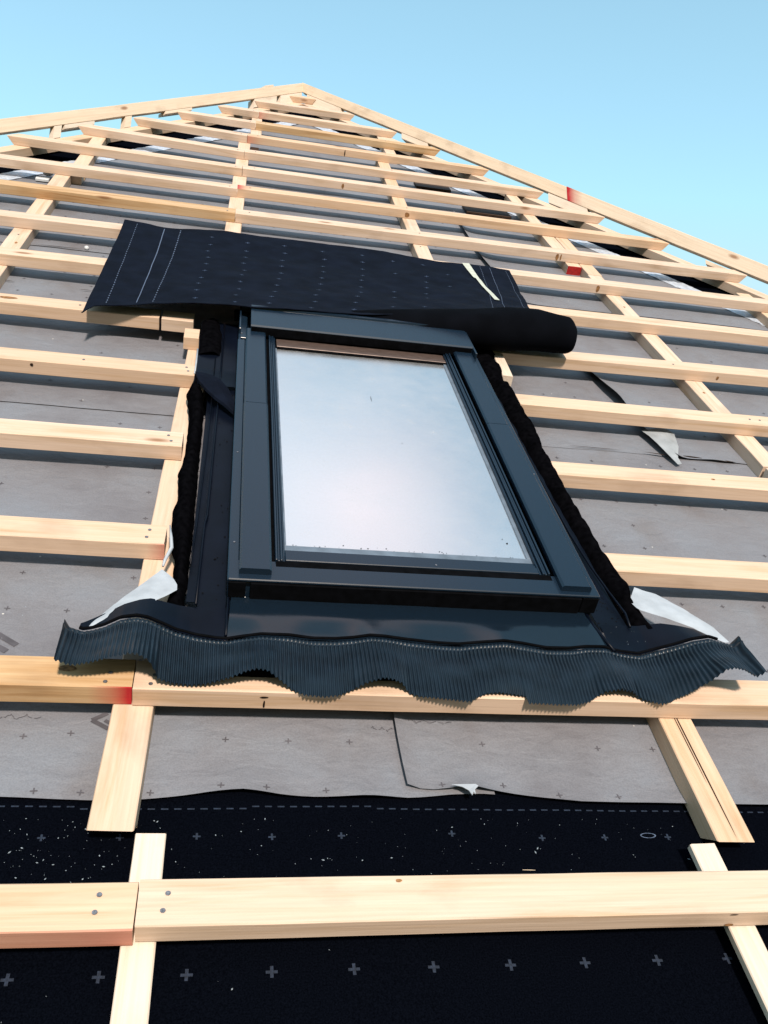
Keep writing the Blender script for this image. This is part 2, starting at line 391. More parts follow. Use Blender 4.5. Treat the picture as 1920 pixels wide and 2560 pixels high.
sheet('membrane_sheet', 'lowest grey membrane course right of the loose vertical edge, torn corner at its foot', lambda u: interp(edgeR, u)[0], .97, lambda v: interp(leftedge, v)[0], lambda v: FAR_R, 1, GREY, 130, 44, lift2, lowcrossR, wofs=.0016)
tear = [(.90, .905), (.921, .896), (.991, .862), (1.087, .837), (1.233, .832), (1.30, .819), (1.435, .800), (1.7, .76), (2.05, .73)]
sheet('membrane_sheet', 'second grey membrane course, left of the torn peeling edge', lambda u: .945 + .006 * noise.noise(Vector((u * 5, 0, 0))), 2.04, lambda v: FAR_L, lambda v: 1.0, 2, GREY, 120, 40, None, [c for c in grid_crosses(-2.2, .97, 1, 2.0) if random.random() < .35])
peel = lambda u, v, d: (.020 * math.exp(-max(0, d) / .05) * math.exp(-((v - 1.22) / .20) ** 2)) + .010 * math.exp(-max(0, d) / .02) + .006 * math.exp(-((u - 1.0) / .05) ** 2) * max(0, 1 - (v - .93) / .05)
sheet('membrane_sheet', 'second grey membrane course on the right, peeling along its torn left edge', lambda u: .930 + .004 * noise.noise(Vector((u * 9, 3, 0))), 2.04, lambda v: interp(tear, v)[0], lambda v: min(FAR_R, fr(v)), 3, GREY, 110, 44, peel, [c for c in grid_crosses(.9, .97, 2.4, 2.0, ox=.02) if random.random() < .3], wofs=.0016)
sheet('membrane_sheet', 'third grey membrane course up, left of the window column', lambda u: 2.015 + .005 * noise.noise(Vector((u * 4, 7, 0))), 3.08, lambda v: max(FAR_L, fl(v)), lambda v: .85, 4, GREY, 100, 36, None, grid_crosses(-1.8, 2.06, .8, 3.0))
vlap = [(2.0, .72), (2.338, .699), (2.487, .689), (2.795, .693), (3.1, .70)]
sheet('membrane_sheet', 'third grey membrane course on the right with a lifted vertical edge', lambda u: 1.985 + .006 * noise.noise(Vector((u * 6, 2, 0))), 3.08, lambda v: interp(vlap, v)[0], lambda v: min(FAR_R, fr(v)), 5, GREY, 60, 36, lambda u, v, d: .016 * math.exp(-max(0, d) / .03), None, wofs=.0016)
sheet('membrane_sheet', 'fourth grey membrane course below the top of the roof', lambda u: 3.05 + .01 * noise.noise(Vector((u * 6, 5, 0))), 4.12, fl, fr, 6, GREY, 80, 30, lambda u, v, d: .012 * math.exp(-((u + .35) / .12) ** 2) * max(0, 1 - (v - 3.05) / .12), None)
sheet('membrane_sheet', 'small topmost grey membrane triangle under the roof tip', lambda u: 4.09 + .008 * noise.noise(Vector((u * 8, 1, 0))), APV - .52, fl, fr, 7, GREY, 40, 16, None, None)
bc = [(-.259, -.189), (-.162, -.191), (-.07, -.190), (.083, -.187), (.211, -.195), (.304, -.195), (-.355, -.19), (-.45, -.19), (.40, -.195), (.50, -.195)]
bc += [(-.45 + .0949 * i, -.372 - .0004 * i) for i in range(-8, 18)]  + [(-.45 + .0949 * i, -.56) for i in range(-8, 18)]
blk = sheet('membrane_sheet', 'black membrane strip along the eaves under the lowest batten, with blue crosses', lambda u: -1.30, -.02, lambda v: FAR_L, lambda v: FAR_R, 0, BLACKM, 160, 90, lambda u, v, d: .012 * min(1, max(0, (-.14 - v) / .10)), None, PRINTL, wofs=-.0045)
# printed crosses and dashes of the black strip
def blkh(u, v):
    t = (v + 1.30) / 1.28; return sheet_h(u, v) + .0026 * (1 - t) + .0004 - .0045 + .012 * min(1, max(0, (-.14 - v) / .10))
mb = MB()
for cu, cv in bc:
    a = random.uniform(-.05, .05)
    q_ = .72 if cv > -.25 else 1.0
    for du, dv, z in ((.0068 * q_, .0017 * q_, .0010), (.0019 * q_, .0068 * q_, .0013)):
        mb.poly([(cu + sx * du - a * sy * dv, cv + sy * dv + a * sx * du, blkh(cu, cv) + z) for sx, sy in ((-1, -1), (1, -1), (1, 1), (-1, 1))])
u = -2.2
while u < 2.5:
    vv = -.1395 - (.004 if -.42 < u < -.19 or u > -.03 else 0) - .006 * max(0, min(1, u / .6))
    mb.poly([(u, vv, blkh(u, vv) + .001), (u + .0095, vv, blkh(u, vv) + .001), (u + .0095, vv + .0022, blkh(u, vv) + .001), (u, vv + .0022, blkh(u, vv) + .001)]); u += .0172
for cu, cv, r in ((.371, -.192, .010),):
    for i in range(14):
        a0, a1 = 2 * math.pi * i / 14, 2 * math.pi * (i + 1) / 14
        mb.poly([(cu + k * math.cos(a), cv + k * .35 * math.sin(a), blkh(cu, cv) + .0012) for a, k in ((a0, r), (a1, r), (a1, r * 1.22), (a0, r * 1.22))], 1)
blk_marks = mb

def absorb(o, mb, mats):
    me = o.data; k0 = len(me.materials)
    for m in mats: me.materials.append(m)
    inv = (o.matrix_world.inverted() @ ROOF) if not o.parent else Matrix.Identity(4)
    bm = bmesh.new(); bm.from_mesh(me)
    for f, mi_ in zip(mb.f, mb.mi):
        try:
            nf = bm.faces.new([bm.verts.new(inv @ Vector(mb.v[i])) for i in f]); nf.material_index = k0 + mi_
            nf.normal_update()
            if nf.normal.z < 0: nf.normal_flip()
        except ValueError: pass
    bm.to_mesh(me); bm.free()
# torn white corner at the foot of the lower right sheet, folded corner of the peeling sheet
bpy.context.view_layer.update(); absorb(blk, blk_marks, [PRINTL, PRINTW])
sheets = [o for o in C.objects if o.name.startswith('membrane_sheet')]
def sub(o, parent):
    o.parent = parent; o.matrix_parent_inverse = parent.matrix_world.inverted(); return o
mb = MB(); 
pts = [(.092, -.118, -.052), (.128, -.117, -.052), (.131, -.121, -.051), (.124, -.128, -.050), (.1235, -.137, -.049), (.120, -.134, -.048), (.118, -.139, -.049), (.115, -.130, -.050), (.107, -.123, -.051)]
mb.poly(pts); mb.poly([(a, b, c - .0008) for a, b, c in reversed(pts)]); sub(mb.build('torn_corner', WHITEP), sheets[1])
mb = MB(); pts = [(.831, 1.044, -.052), (.885, 1.062, -.050), (.915, 1.061, -.051), (.925, 1.037, -.052), (.911, .973, -.055), (.889, .922, -.059), (.888, .893, -.0605), (.875, .888, -.0605), (.861, .924, -.054), (.849, .972, -.050), (.841, 1.011, -.050)]
c0 = (.882, .99, -.0470)
for a, b in zip(pts, pts[1:] + pts[:1]): mb.poly([a, b, c0])
sub(mb.build('folded_corner', simple('pale_membrane_back', (.25, .27, .29), .6, .3, nscale=30, var=.15)), sheets[3])
# printing on the left part of the lowest grey sheet: big rotated letters and pen scribbles
def gh(u, v):
    vl = interp(edgeL, u)[0]; t = (v - vl) / (.97 - vl); return sheet_h(u, v) + .0026 * (1 - t) + .0004
mb = MB()
def pbar(pts, z=.0012): mb.poly([(a, b, gh(a, b) + z) for a, b in pts])
def bar(a, b, wd):
    a = Vector(a); b = Vector(b); d = (b - a).normalized(); n = Vector((-d.y, d.x)) * wd * .5
    m = max(1, int((b - a).length / .01))
    for i in range(m):
        p = a.lerp(b, i / m); q = a.lerp(b, (i + 1) / m); pbar([tuple(p - n), tuple(q - n), tuple(q + n), tuple(p + n)])
bar((-.62, .205), (-.553, .157), .010); bar((-.62, .178), (-.5645, .1425), .010); bar((-.612, .196), (-.632, .17), .010)
for cu, cv, r0, r1 in ((-.520, .104, .020, .028), ):
    for i in range(24):
        a0, a1 = 2 * math.pi * i / 24, 2 * math.pi * (i + 1) / 24
        pbar([(cu + k * math.cos(a), cv + k * math.sin(a)) for a, k in ((a0, r0), (a1, r0), (a1, r1), (a0, r1))])
bar((-.418, .006), (-.393, -.010), .007); bar((-.418, .006), (-.398, .020), .007); bar((-.40, .006), (-.385, -.004), .006)
bar((-.64, .02), (-.60, .0), .008); bar((-.70, .30), (-.66, .27), .009); bar((-.70, .27), (-.675, .25), .009)
def scribble(cu, cv, ln, amp, n):
    p = None
    for i in range(n * 5):
        t = i / (n * 5 - 1); k = i / 5 * 2.0; a_ = amp * (.35 + .65 * abs(noise.noise(Vector((t * 9, ln, 0))))) * (1.6 if noise.noise(Vector((t * 23, 5, cu))) > .25 else .7)
        q = (cu + ln * t + a_ * .45 * math.cos(k), cv + a_ * math.sin(k) - .25 * ln * t * .2)
        if p and noise.noise(Vector((t * 14, 9, cu))) > -.28: bar(p, q, .0008)
        p = q
scribble(-.58, .012, .09, .007, 13); scribble(-.01, .000, .035, .009, 8)
absorb(sheets[0], mb, [PRINTD])
mb = MB()
def gh(u, v): return -.0660
scribble(.05, .014, .07, .006, 11)
absorb(sheets[1], mb, [PRINTD])
# dark short creases / staple slits on upper sheets
def slit(par, a, b, wd=.0022, w=-.066):
    mb = MB(); a = Vector(a); b = Vector(b); d = (b - a).normalized(); n = Vector((-d.y, d.x)) * wd
    m = 8; pts = [a.lerp(b, i / m) for i in range(m + 1)]
    up_ = [(p.x + n.x * math.sin(math.pi * i / m), p.y + n.y * math.sin(math.pi * i / m), w) for i, p in enumerate(pts)]
    dn_ = [(p.x - n.x * .5 * math.sin(math.pi * i / m), p.y - n.y * .5 * math.sin(math.pi * i / m), w) for i, p in enumerate(pts)]
    mb.poly(up_ + dn_[::-1][1:-1]); absorb(par, mb, [GROOVE])
slit(sheets[4], (-.903, 2.019), (-.735, 2.024)); slit(sheets[2], (-.925, 1.68), (-.877, 1.674)); slit(sheets[2], (-.70, 1.667), (-.66, 1.668))
slit(sheets[3], (.90, .942), (.975, .935), .004, -.0632); slit(sheets[3], (.975, .934), (1.06, .929), .005, -.0632); slit(sheets[3], (.80, .945), (.90, .93), .003, -.0625)
slit(sheets[5], (.782, 1.975), (.86, 1.97), .003); slit(sheets[2], (.60, .952), (.75, .95), .0018)

# black underlay running out under the hips, silver foil along its edge
und = MB()
rows = 60; vs = [-1.3 + (APV + 1.25) * i / rows for i in range(rows + 1)]
for a, b in zip(vs, vs[1:]):
    for sd in (-1, 1):
        q = []
        for v, o1 in ((a, 0), (a, 1), (b, 1), (b, 0)):
            uo = hip_u(sd, v) - sd * .02; ui = APU if abs(hip_u(sd, v) - APU) < .4 else hip_u(sd, v) - sd * .40
            uu = uo if o1 else ui; uu = max(-3.2, min(3.4, uu)); q.append((uu, v, -.0785))
        if abs(q[0][0] - q[1][0]) > 1e-4: und.poly(q if sd > 0 else q[::-1])
uo = und.build('hip_underlay', BLACKM, None, (APU, 4.0, -.0785)); tag(uo, 'black underlay showing as dark triangles along both sloping hip edges', 'underlay')
for sd, lb in ((-1, 'shiny crinkled sealing foil strip along the left hip edge'), (1, 'shiny crinkled sealing foil strip along the right hip edge')):
    vv, ff = [], []; n = 320; m = 5
    for i in range(n + 1):
        v = .6 + (APV - .62 - .6) * i / n
        for j in range(m + 1):
            s = j / m; uu = hip_u(sd, v) - sd * (.350 - .095 * s) + .006 * noise.noise(Vector((v * 30, sd, 0)))
            vv.append((uu, v, -.0665 + .0045 * abs(noise.noise(Vector((v * 26, s * 5, sd)))) + .002 * noise.noise(Vector((v * 90, s * 9, 1))) - .004 * abs(s - .5)))
    for i in range(n):
        for j in range(m):
            k = i * (m + 1) + j; ff.append((k, k + 1, k + m + 2, k + m + 1))
    b0 = vv[0]; o = link('foil_strip', mesh(vv, ff, b0, True), FOIL, None, b0); tag(o, lb, 'foil strip', 'foil strips along the hips')

# solid roof deck, wall and the two neighbouring roof faces (dark boarding below the membranes)
deck = MB()
T = .12
p = [(hip_u(-1, -1.3), -1.3), (hip_u(1, -1.3), -1.3), (APU, APV)]
deck.poly([(a, b, -.095) for a, b in p]); 
def world_to_roof(q): return ROOF.inverted() @ Vector(q)
ap = ROOF @ Vector((APU, APV, -.095)); el_ = ROOF @ Vector((p[0][0], -1.3, -.095)); er_ = ROOF @ Vector((p[1][0], -1.3, -.095))
bl_ = Vector((el_.x, el_.y + 12, el_.z)); br_ = Vector((er_.x, er_.y + 12, er_.z)); ab_ = ap + Vector((0, 5, 0))
for q in ([el_, ap, ab_, bl_], [er_, br_, ab_, ap]): deck.poly([tuple(world_to_roof(x)) for x in q])
do = deck.build('hipped_roof', BLACKM, None, (0, 0, -.095)); tag(do, 'hipped roof body of the house under the battens and membranes', 'roof')
mbw = MB(); e0 = el_ + Vector((.5, .5, 0)); e1 = er_ + Vector((-.5, .5, 0))
for a, b in ((Vector((e0.x, e0.y, 0)), Vector((e1.x, e0.y + .3, el_.z))), (Vector((e0.x, e0.y + 9, 0)), Vector((e1.x, e0.y + 9.3, el_.z))), (Vector((e0.x, e0.y + .3, 0)), Vector((e0.x + .3, e0.y + 9, el_.z))), (Vector((e1.x - .3, e0.y + .3, 0)), Vector((e1.x, e0.y + 9, el_.z)))):
    mbw.hexa([tuple(world_to_roof(v)) for v in ((a.x, a.y, a.z), (b.x, a.y, a.z), (b.x, b.y, a.z), (a.x, b.y, a.z), (a.x, a.y, b.z), (b.x, a.y, b.z), (b.x, b.y, b.z), (a.x, b.y, b.z))])
RENDERW = simple('wall_render', (.55, .52, .47), .85, .2, nscale=5, var=.1)
wo = mbw.build('wall', RENDERW, do)

# ------------------------------------------------------------------ tile battens
def batten(A, B, label, mat='n', eA=None, eB=None, paint=None, nl=None, width=.058, thick=.035, seed=0, wtop=0.0):
    o = beam('tile_batten', A, B, width, thick, wtop, mat, eA, eB, paint, seed=seed); tag(o, label, 'batten', 'horizontal tile battens')
    if nl: nails(o, nl)
    return o
ORD = ['lowest', 'second', 'third', 'fourth', 'fifth', 'sixth', 'seventh', 'eighth', 'ninth', 'tenth', 'eleventh', 'twelfth', 'thirteenth', 'fourteenth', 'fifteenth', 'sixteenth', 'topmost']
# row 0
L0 = 1.9
batten((-2.2, -.355), (-.3205, -.3565), 'lowest wide batten left of the butt joint, reddish along its lower face', 'n', paint=('B', .35, 'low', .5), nl=[(1.880 - .041, .042), (1.880 - .043, .021)], seed=1, thick=.031)
batten((-.3185, -.3530), (2.4, -.3500), 'lowest wide batten right of the butt joint, pale and clean on the black membrane', 'n', nl=[(.032, .039), (.028, .018), (.815, .040), (.818, .020)], seed=2, thick=.031)
batten((-2.2, .005), (-.3625, .004), 'second batten up, left of the joint, with red paint on its end', 'o', paint=('B', .05, 'low', 1.1), nl=[(1.8375 - .032, .028), (1.8375 - .037, .010)], seed=3)
batten((-.3610, .002), (2.5, -.004), 'second batten up, right of the joint, under the pleated skirt', 'n', nl=[(.028, .028), (.024, .010), (.84, .03)], seed=4)
batten((-2.3, .357), (-.3465, .347), 'third batten up on the left, ending beside the white film', 'n', paint=('B', .02, 'low', .45), nl=[(1.925, .040), (1.922, .018)], seed=5)
batten((.485, .342), (2.5, .335), 'third batten up on the right, just above the loose white film', 'n', nl=[(.62, .03)], seed=6)
batten((-2.3, .692), (-.3405, .688), 'fourth batten up on the left, ending at the black felt', 'n', nl=[(1.93, .04), (1.937, .018)], seed=7)
batten((.47, .690), (2.4, .685), 'fourth batten up on the right of the window', 'n', nl=[(.61, .028)], seed=8)
batten((-2.3, 1.032), (-.3345, 1.024), 'fifth batten up on the left, ending where the felt flap folds over', 'n', nl=[(1.945, .04), (1.95, .02), (1.71, .03)], seed=9)
batten((.478, 1.030), (2.3, 1.032), 'fifth batten up on the right, orange tinted beside the crumpled felt', 'n', nl=[(.66, .03), (.69, .03)], seed=10)
batten((-2.3, 1.368), (-.4450, 1.352), 'sixth batten up on the left, passing under the corner of the black flap', 'n', nl=[(1.65, .03)], seed=11)
batten((-.4380, 1.351), (-.3560, 1.350), 'short batten stub in the shade under the black flap, left of the window', 'n', seed=12)
batten((.474, 1.350), (2.2, 1.392), 'sixth batten up on the right, under the rolled black felt', 'n', nl=[(.58, .03)], seed=13)
batten((-2.2, 1.702), (hip_u(1, 1.75) - .03, 1.731), 'seventh batten up, crossing behind the middle of the black flap', 'n', eB='R', seed=14)
batten((-1.95, 2.055), (2.05, 2.092), 'eighth batten up, meeting the top edge of the black flap', 'n', eB='R', nl=[(.86, .03)], seed=15)
# upper rows: (n, left end, joint or None, right end)
rows = [(8, (-1.66, 2.418), (-.266, 2.414), (1.835, 2.436), 'o', 'n'), (9, (-1.48, 2.764), (-.266, 2.762), (1.62, 2.780), 'n', 'n'),
        (10, (-1.243, 3.135), (-.250, 3.105), (1.409, 3.100), 'n', 'n'), (11, (-1.045, 3.500), (-.245, 3.425), (1.211, 3.442), 'n', 'n'),
        (12, (-.832, 3.835), (-.235, 3.785), (.987, 3.783), 'n', 'n'), (13, (-.638, 4.141), (-.194, 4.133), (.801, 4.120), 'n', 'o'),
        (14, (-.410, 4.462), (-.177, 4.458), (.597, 4.452), 'n', 'n')]
where = {8: 'just above the black flap', 9: 'two above the black flap', 10: 'its left tip near the picture edge', 11: 'below the left hip bracket', 12: 'in the fifth row from the tip', 13: 'in the fourth row from the tip', 14: 'in the third row from the tip'}
for k, a, j, b, m1, m2 in rows:
    batten(a, (j[0] - .001, j[1]), '%s batten up, left of the joint, %s' % (ORD[k], where[k]), m1, 'L', None, seed=20 + k, nl=[(abs(j[0] - a[0]) - .03, .02)])
    pt = ('A', .035, 'top', 1.1) if k == 9 else (('A', .07, 'low', .45) if k in (12, 14) else None)
    batten((j[0] + .001, j[1] + (.004 if k > 8 else 0)), b, '%s batten up, right of the joint, %s' % (ORD[k], 'red paint on its left end' if k == 9 else where[k]), m2, None, 'R', pt, seed=40 + k, nl=[(.05, .03), (.7, .03)])
batten((-.199, 4.795), (.404, 4.806), 'second batten down from the roof tip, short full width piece', 'n', 'L', 'R', seed=60)
batten((-.005, 5.150), (.215, 5.165), 'topmost tiny batten right under the roof tip', 'n', 'L', 'R', seed=61, width=.05)

# ------------------------------------------------------------------ counter battens (up the slope)
def counter(A, B, label, width=.057, thick=.036, wtop=-.0355, mat='n', nl=None, seed=0, paint=None, undercut=0):
    """A = lower right corner, B = upper right corner, so that the timber lies to the left of A->B"""
    o = beam('counter_batten', A, B, width, thick, wtop, mat, None, None, paint, seed=seed, undercut=undercut); tag(o, label, 'counter batten', 'counter battens running up the slope')
    if nl: nails(o, nl)
    return o
counter((-.336, -.206), (-.305, 1.262), 'long counter batten left of the window, its sawn foot on the black strip', seed=70, undercut=1.1, nl=[(.3, .03)])
counter((-.296, -1.2), (-.296, -.2105), 'narrow lower left counter batten under the lowest batten joint', width=.038, thick=.012, wtop=-.0335, mat='p', seed=71)
counter((.508, -.2275), (.515, .30), 'counter batten below the right of the skirt, split along its face', seed=72, undercut=1.3)
counter((.448, -1.2), (.4440, -.2305), 'narrow lower right counter batten with its top end showing above the batten', width=.038, thick=.012, wtop=-.0335, mat='p', seed=73)
counter((.975, -1.2), (.985, .30), 'counter batten at the right beyond the picture edge', seed=74)
counter((-.872, -1.2), (-.9365, .9), 'counter batten crossing the left picture edge', seed=75)
counter((-.906, .902), (-.9060, 2.1), 'far left counter batten beside the black flap, lower piece', seed=76, nl=[(.95, .03), (1.1, .03)])
counter((-.9060, 2.102), (-.9060, 2.78), 'far left counter batten, piece below the offset joint', seed=77)
counter((-.8700, 2.79), (-.8700, 3.56), 'far left counter batten, upper piece reaching towards the hip', seed=78)
counter((-.243, 2.290), (-.2180, 3.80), 'middle counter batten ending just above the black flap, pale butt joints over it', seed=79)
counter((-.163, 3.98), (-.1530, 4.75), 'middle counter batten, short upper piece near the roof tip', seed=80)
counter((.464, 2.20), (.4760, 2.91), 'counter batten disappearing under the black flap near the tape', seed=81, nl=[(.2, .03)])
counter((.468, 2.912), (.4880, 3.88), 'right middle counter batten, upper piece', seed=82)
counter((.558, 3.95), (.558, 4.45), 'short counter batten near the right hip, third gap from the tip', seed=83)
counter((1.151, .868), (1.145, 2.30), 'right counter batten above the dark end crack', seed=84, nl=[(.5, .03), (.9, .03)])
counter((1.165, -.1), (1.155, .862), 'right counter batten below the dark end crack', seed=85)
counter((1.150, 2.303), (1.152, 2.84), 'right counter batten passing the block with the red end', seed=86)
counter((1.091, 2.385), (1.091, 3.46), 'counter batten whose sawn foot is painted red', seed=87, paint=('A', .001, 'end', 1.3))
counter((1.80, -.8), (1.78, 2.3), 'outer right counter batten beyond the picture edge', seed=88)
# red painted foot: end grain cap
# blocks beside the window
o = beam('wood_block', (-.374, 1.247), (-.336, 1.247), .058, .035, -.001, 'n', seed=90); tag(o, 'small square wood block on top of the left counter batten under the flap', 'wood block')
o = beam('wood_block', (.500, 1.195), (.506, 1.345), .030, .034, -.0005, 'p', seed=91); tag(o, 'pale wood block end peeping out beside the crumpled felt on the right', 'wood block')
o = beam('wood_block', (-.925, 2.86), (-.868, 2.86), .03, .034, -.037, 'o', seed=92); tag(o, 'brown offcut block wedged beside the far left counter batten', 'wood block')
# red cap on the foot of the counter batten
rc = [o for o in C.objects if 'painted red' in o.get('label', '')][0]
mb = MB(); mb.box((-.0020, .003, -.034), (-.0009, .054, -.002), .0002)
REDP = simple('red_marking_paint', (.30, .01, .01), .5, .4, nscale=90, var=.3); mb.build('red_end', REDP, rc)

# hip counter battens and the edge boards along the hips
def hipbeam(name, side, v0, v1, off_in, width, thick, wtop, mat, label, cat, group=None, seed=0):
    if side > 0:
        A = (hip_u(1, v0) - off_in, v0); B = (hip_u(1, v1) - off_in, v1)       # timber to the left of A->B = inside
        o = beam(name, A, B, width, thick, wtop, mat, seed=seed)
    else:
        A = (hip_u(-1, v1) + off_in, v1); B = (hip_u(-1, v0) + off_in, v0)
        o = beam(name, A, B, width, thick, wtop, mat, seed=seed)
    return tag(o, label, cat, group)
hipbeam('hip_counter_batten', -1, -.8, APV - .12, .026, .058, .036, -.0355, 'n', 'sloping batten under the row ends along the left hip', 'hip batten', 'hip counter battens', 95)
hipbeam('hip_counter_batten', 1, -.8, APV - .12, .026, .058, .036, -.0355, 'n', 'sloping batten under the row ends along the right hip', 'hip batten', 'hip counter battens', 96)
UPV = Vector((0, sT, cT))
def hip_board(name, side, va, vb, h0, h1, thick, mat, label, cat, group=None, paint=None, off=0.0, parent=None):
    """board standing in the vertical plane of the hip, local x runs down the hip, y up"""
    sl_ = .612 if side < 0 else -.602
    d = Vector((-sl_, -1, 0)).normalized(); n = d.cross(UPV).normalized()
    if n.x * side < 0: n = -n
    ln = (Vector((hip_u(side, va), va, 0)) - Vector((hip_u(side, vb), vb, 0))).length
    ns_ = max(2, int(ln / .05)); verts = []; faces = []; c = .002
    prof = [(h0 + c, 0), (h1 - c, 0), (h1, c), (h1, thick - c), (h1 - c, thick), (h0 + c, thick), (h0, thick - c), (h0, c)]
    for i in range(ns_ + 1):
        x = ln * i / ns_
        for y, z in prof: verts.append((x, y + .0015 * noise.noise(Vector((x * 4, y * 30, side))), z + off))
    for i in range(ns_):
        for j in range(8):
            k = i * 8; faces.append((k + j, k + (j + 1) % 8, k + 8 + (j + 1) % 8, k + 8 + j))
    faces.append(tuple(range(7, -1, -1))); faces.append(tuple(ns_ * 8 + j for j in range(8)))
    # local frame: x down the hip, y square to it inside the vertical plane, z outward
    yv = (UPV - d * UPV.dot(d)).normalized(); z_ = d.cross(yv)
    org = Vector((hip_u(side, va), va, 0)); M3 = Matrix((d, yv, z_))
    X = [x for x, y, z in verts]
    vr = [M3 @ (d * x + UPV * y + n * z) for x, y, z in verts]
    me = bpy.data.meshes.new(name); me.from_pydata(vr, [], faces)
    bm = bmesh.new(); bm.from_mesh(me); bmesh.ops.recalc_face_normals(bm, faces=bm.faces); bm.to_mesh(me); bm.free()
    at = me.attributes.new('paint', 'FLOAT', 'CORNER')
    if paint:
        for li, lp in enumerate(me.loops): at.data[li].value = max(0, 1 - X[lp.vertex_index] / paint[0]) * paint[1]
    o = bpy.data.objects.new(name, me); me.materials.append(MATW[mat]); C.objects.link(o)
    o.matrix_world = ROOF @ Matrix.Translation(org) @ M3.transposed().to_4x4()
    return tag(o, label, cat, group)
hip_board('hip_board', -1, APV, -.8, .013, .086, .034, 'p', 'long planed board rising along the left hip to the roof tip', 'hip board', 'edge boards on the hips')
hip_board('hip_board', 1, APV + .01, 3.31, .011, .086, .034, 'p', 'upper planed board along the right hip, from the roof tip to the red joint', 'hip board', 'edge boards on the hips')
hip_board('hip_board', 1, 3.308, -.8, .008, .087, .034, 'p', 'lower planed board along the right hip with red paint at its upper end', 'hip board', 'edge boards on the hips', paint=(.075, 1.3))
blocks = [(-1, 3.415, 3.375, -.055, .0125, .03, 'narrow upright block under the left hip board nearest the picture edge'), (-1, 3.60, 3.43, -.012, .0125, .05, 'wide block under the left hip board behind a batten tip'),
          (-1, 3.83, 3.79, -.055, .0125, .03, 'upright block under the left hip board, second one up'), (-1, 4.26, 4.06, -.008, .0125, .05, 'flat packing block under the left hip board, halfway up'),
          (-1, 5.02, 4.80, -.05, .0125, .05, 'wide packing block under the left hip board near the roof tip'), (-1, 4.98, 4.90, .086, .10, .034, 'small offcut standing on top of the left hip board near the tip'),
          (1, 3.42, 3.20, -.05, .0075, .05, 'wide packing block under the red joint of the right hip boards'), (1, 4.42, 4.22, -.03, .0105, .05, 'packing block under the upper right hip board'),
          (1, 5.26, 4.94, -.06, .0105, .06, 'large packing block under the right hip board beside the roof tip'), (-1, 5.29, 5.06, -.06, .0125, .06, 'large packing block just left of the roof tip'),
          (1, 2.62, 2.52, -.03, -.008, .03, 'thin wood chip lying by the lower right hip board')]
for sd, a, b, h0, h1, th, lb in blocks:
    hip_board('packing_block', sd, a, b, h0, h1, th, 'p', lb, 'wood block', 'packing blocks under the hip boards', off=.001)
# dark brown panels painted as shaded gaps, and small site bits on the membrane
def flatbox(name, a, b, mat, label, cat, group=None):
    mb = MB(); mb.box(a, b, .001); o = mb.build(name, mat, None, a); return tag(o, label, cat, group)
flatbox('brown_piece', (.590, 3.475, -.068), (.765, 3.570, -.058), BROWN, 'upper dark brown board lying on the membrane near the right hip', 'board', 'dark brown boards')
flatbox('brown_piece', (.770, 3.108, -.066), (.985, 3.225, -.056), BROWN, 'lower dark brown board lying on the membrane near the right hip', 'board', 'dark brown boards')
flatbox('brown_piece', (-.215, 3.70, -.068), (-.175, 3.79, -.050), BROWN, 'small dark block beside the middle counter batten', 'board')
mb = MB(); mb.box((-1.035, 2.755, -.068), (-.985, 2.79, -.056), .002)
clip = mb.build('cable_clip', WHITE, None, (-1.01, 2.77, -.066)); tag(clip, 'small white plastic clip with a ring beside the far left counter batten', 'clip')
mb = MB(); ring = [( -1.0 + .014 * math.cos(a), 2.83 + .02 * math.sin(a), -.052) for a in [2 * math.pi * i / 16 for i in range(17)]]
mb.tube(ring, .006, 8); rg = mb.build('ring', WHITE, None, (0, 0, 0), True); sub(rg, clip)
mb = MB(); mb.tube([(-.733, 2.027, -.068), (-.733, 2.027, -.058)], .007, 10); mb.tube([(-.733, 2.027, -.059), (-.733, 2.027, -.056)], [.007, .004], 10)
tag(mb.build('plastic_cap', WHITE, None, (-.733, 2.027, -.068), True), 'tiny white cap lying on the membrane left of the black flap', 'cap')
mb = MB(); mb.tube([(-.99, 2.18, -.064), (-.975, 2.215, -.058), (-.955, 2.22, -.060), (-.93, 2.20, -.066)], .0015, 5); mb.tube([(-1.02, 2.19, -.066), (-.985, 2.20, -.058), (-.96, 2.19, -.062)], .0015, 5)
tag(mb.build('wire_offcut', GROOVE, None, (-.97, 2.2, -.066)), 'bent black wire offcut by the far left counter batten', 'wire')

# ------------------------------------------------------------------ roof window
win = bpy.data.objects.new('roof_window', None); C.objects.link(win); WB = Vector((-.235, .20, 0)); win.matrix_world = ROOF @ Matrix.Translation(WB)
tag(win, 'dark anthracite roof window with pale reflecting pane and pleated flashing skirt', 'roof window')
def warp(p):
    u, v, w = p; f = 1 - .017 * (v - .2) if v > .2 else 1
    return (-.235 + (u + .235) * f - WB.x, v - WB.y, w - WB.z)
def wp(mb, name, mats, smooth=False, parent=win): 
    return mb.build(name, mats, parent, smooth=smooth, warp=warp)
win['kind'] = 'thing'; do['kind'] = 'thing'
# frame body
mb = MB()
mb.box((-.236, .203, -.05), (-.215, 1.36, .045), .002); mb.box((.378, .203, -.05), (.392, 1.36, .045), .002); mb.box((-.215, 1.32, -.05), (.378, 1.36, .045), .002); mb.box((-.215, .206, -.05), (.378, .235, .038), .002)
wp(mb, 'window_frame', PAINT)
mb = MB(); mb.box((-.2375, .200, .041), (-.2195, 1.155, .0475), .0015); wp(mb, 'side_channel', PAINT)
mb = MB(); mb.box((.382, .200, .041), (.3965, 1.21, .0475), .0015); wp(mb, 'side_channel', PAINT)
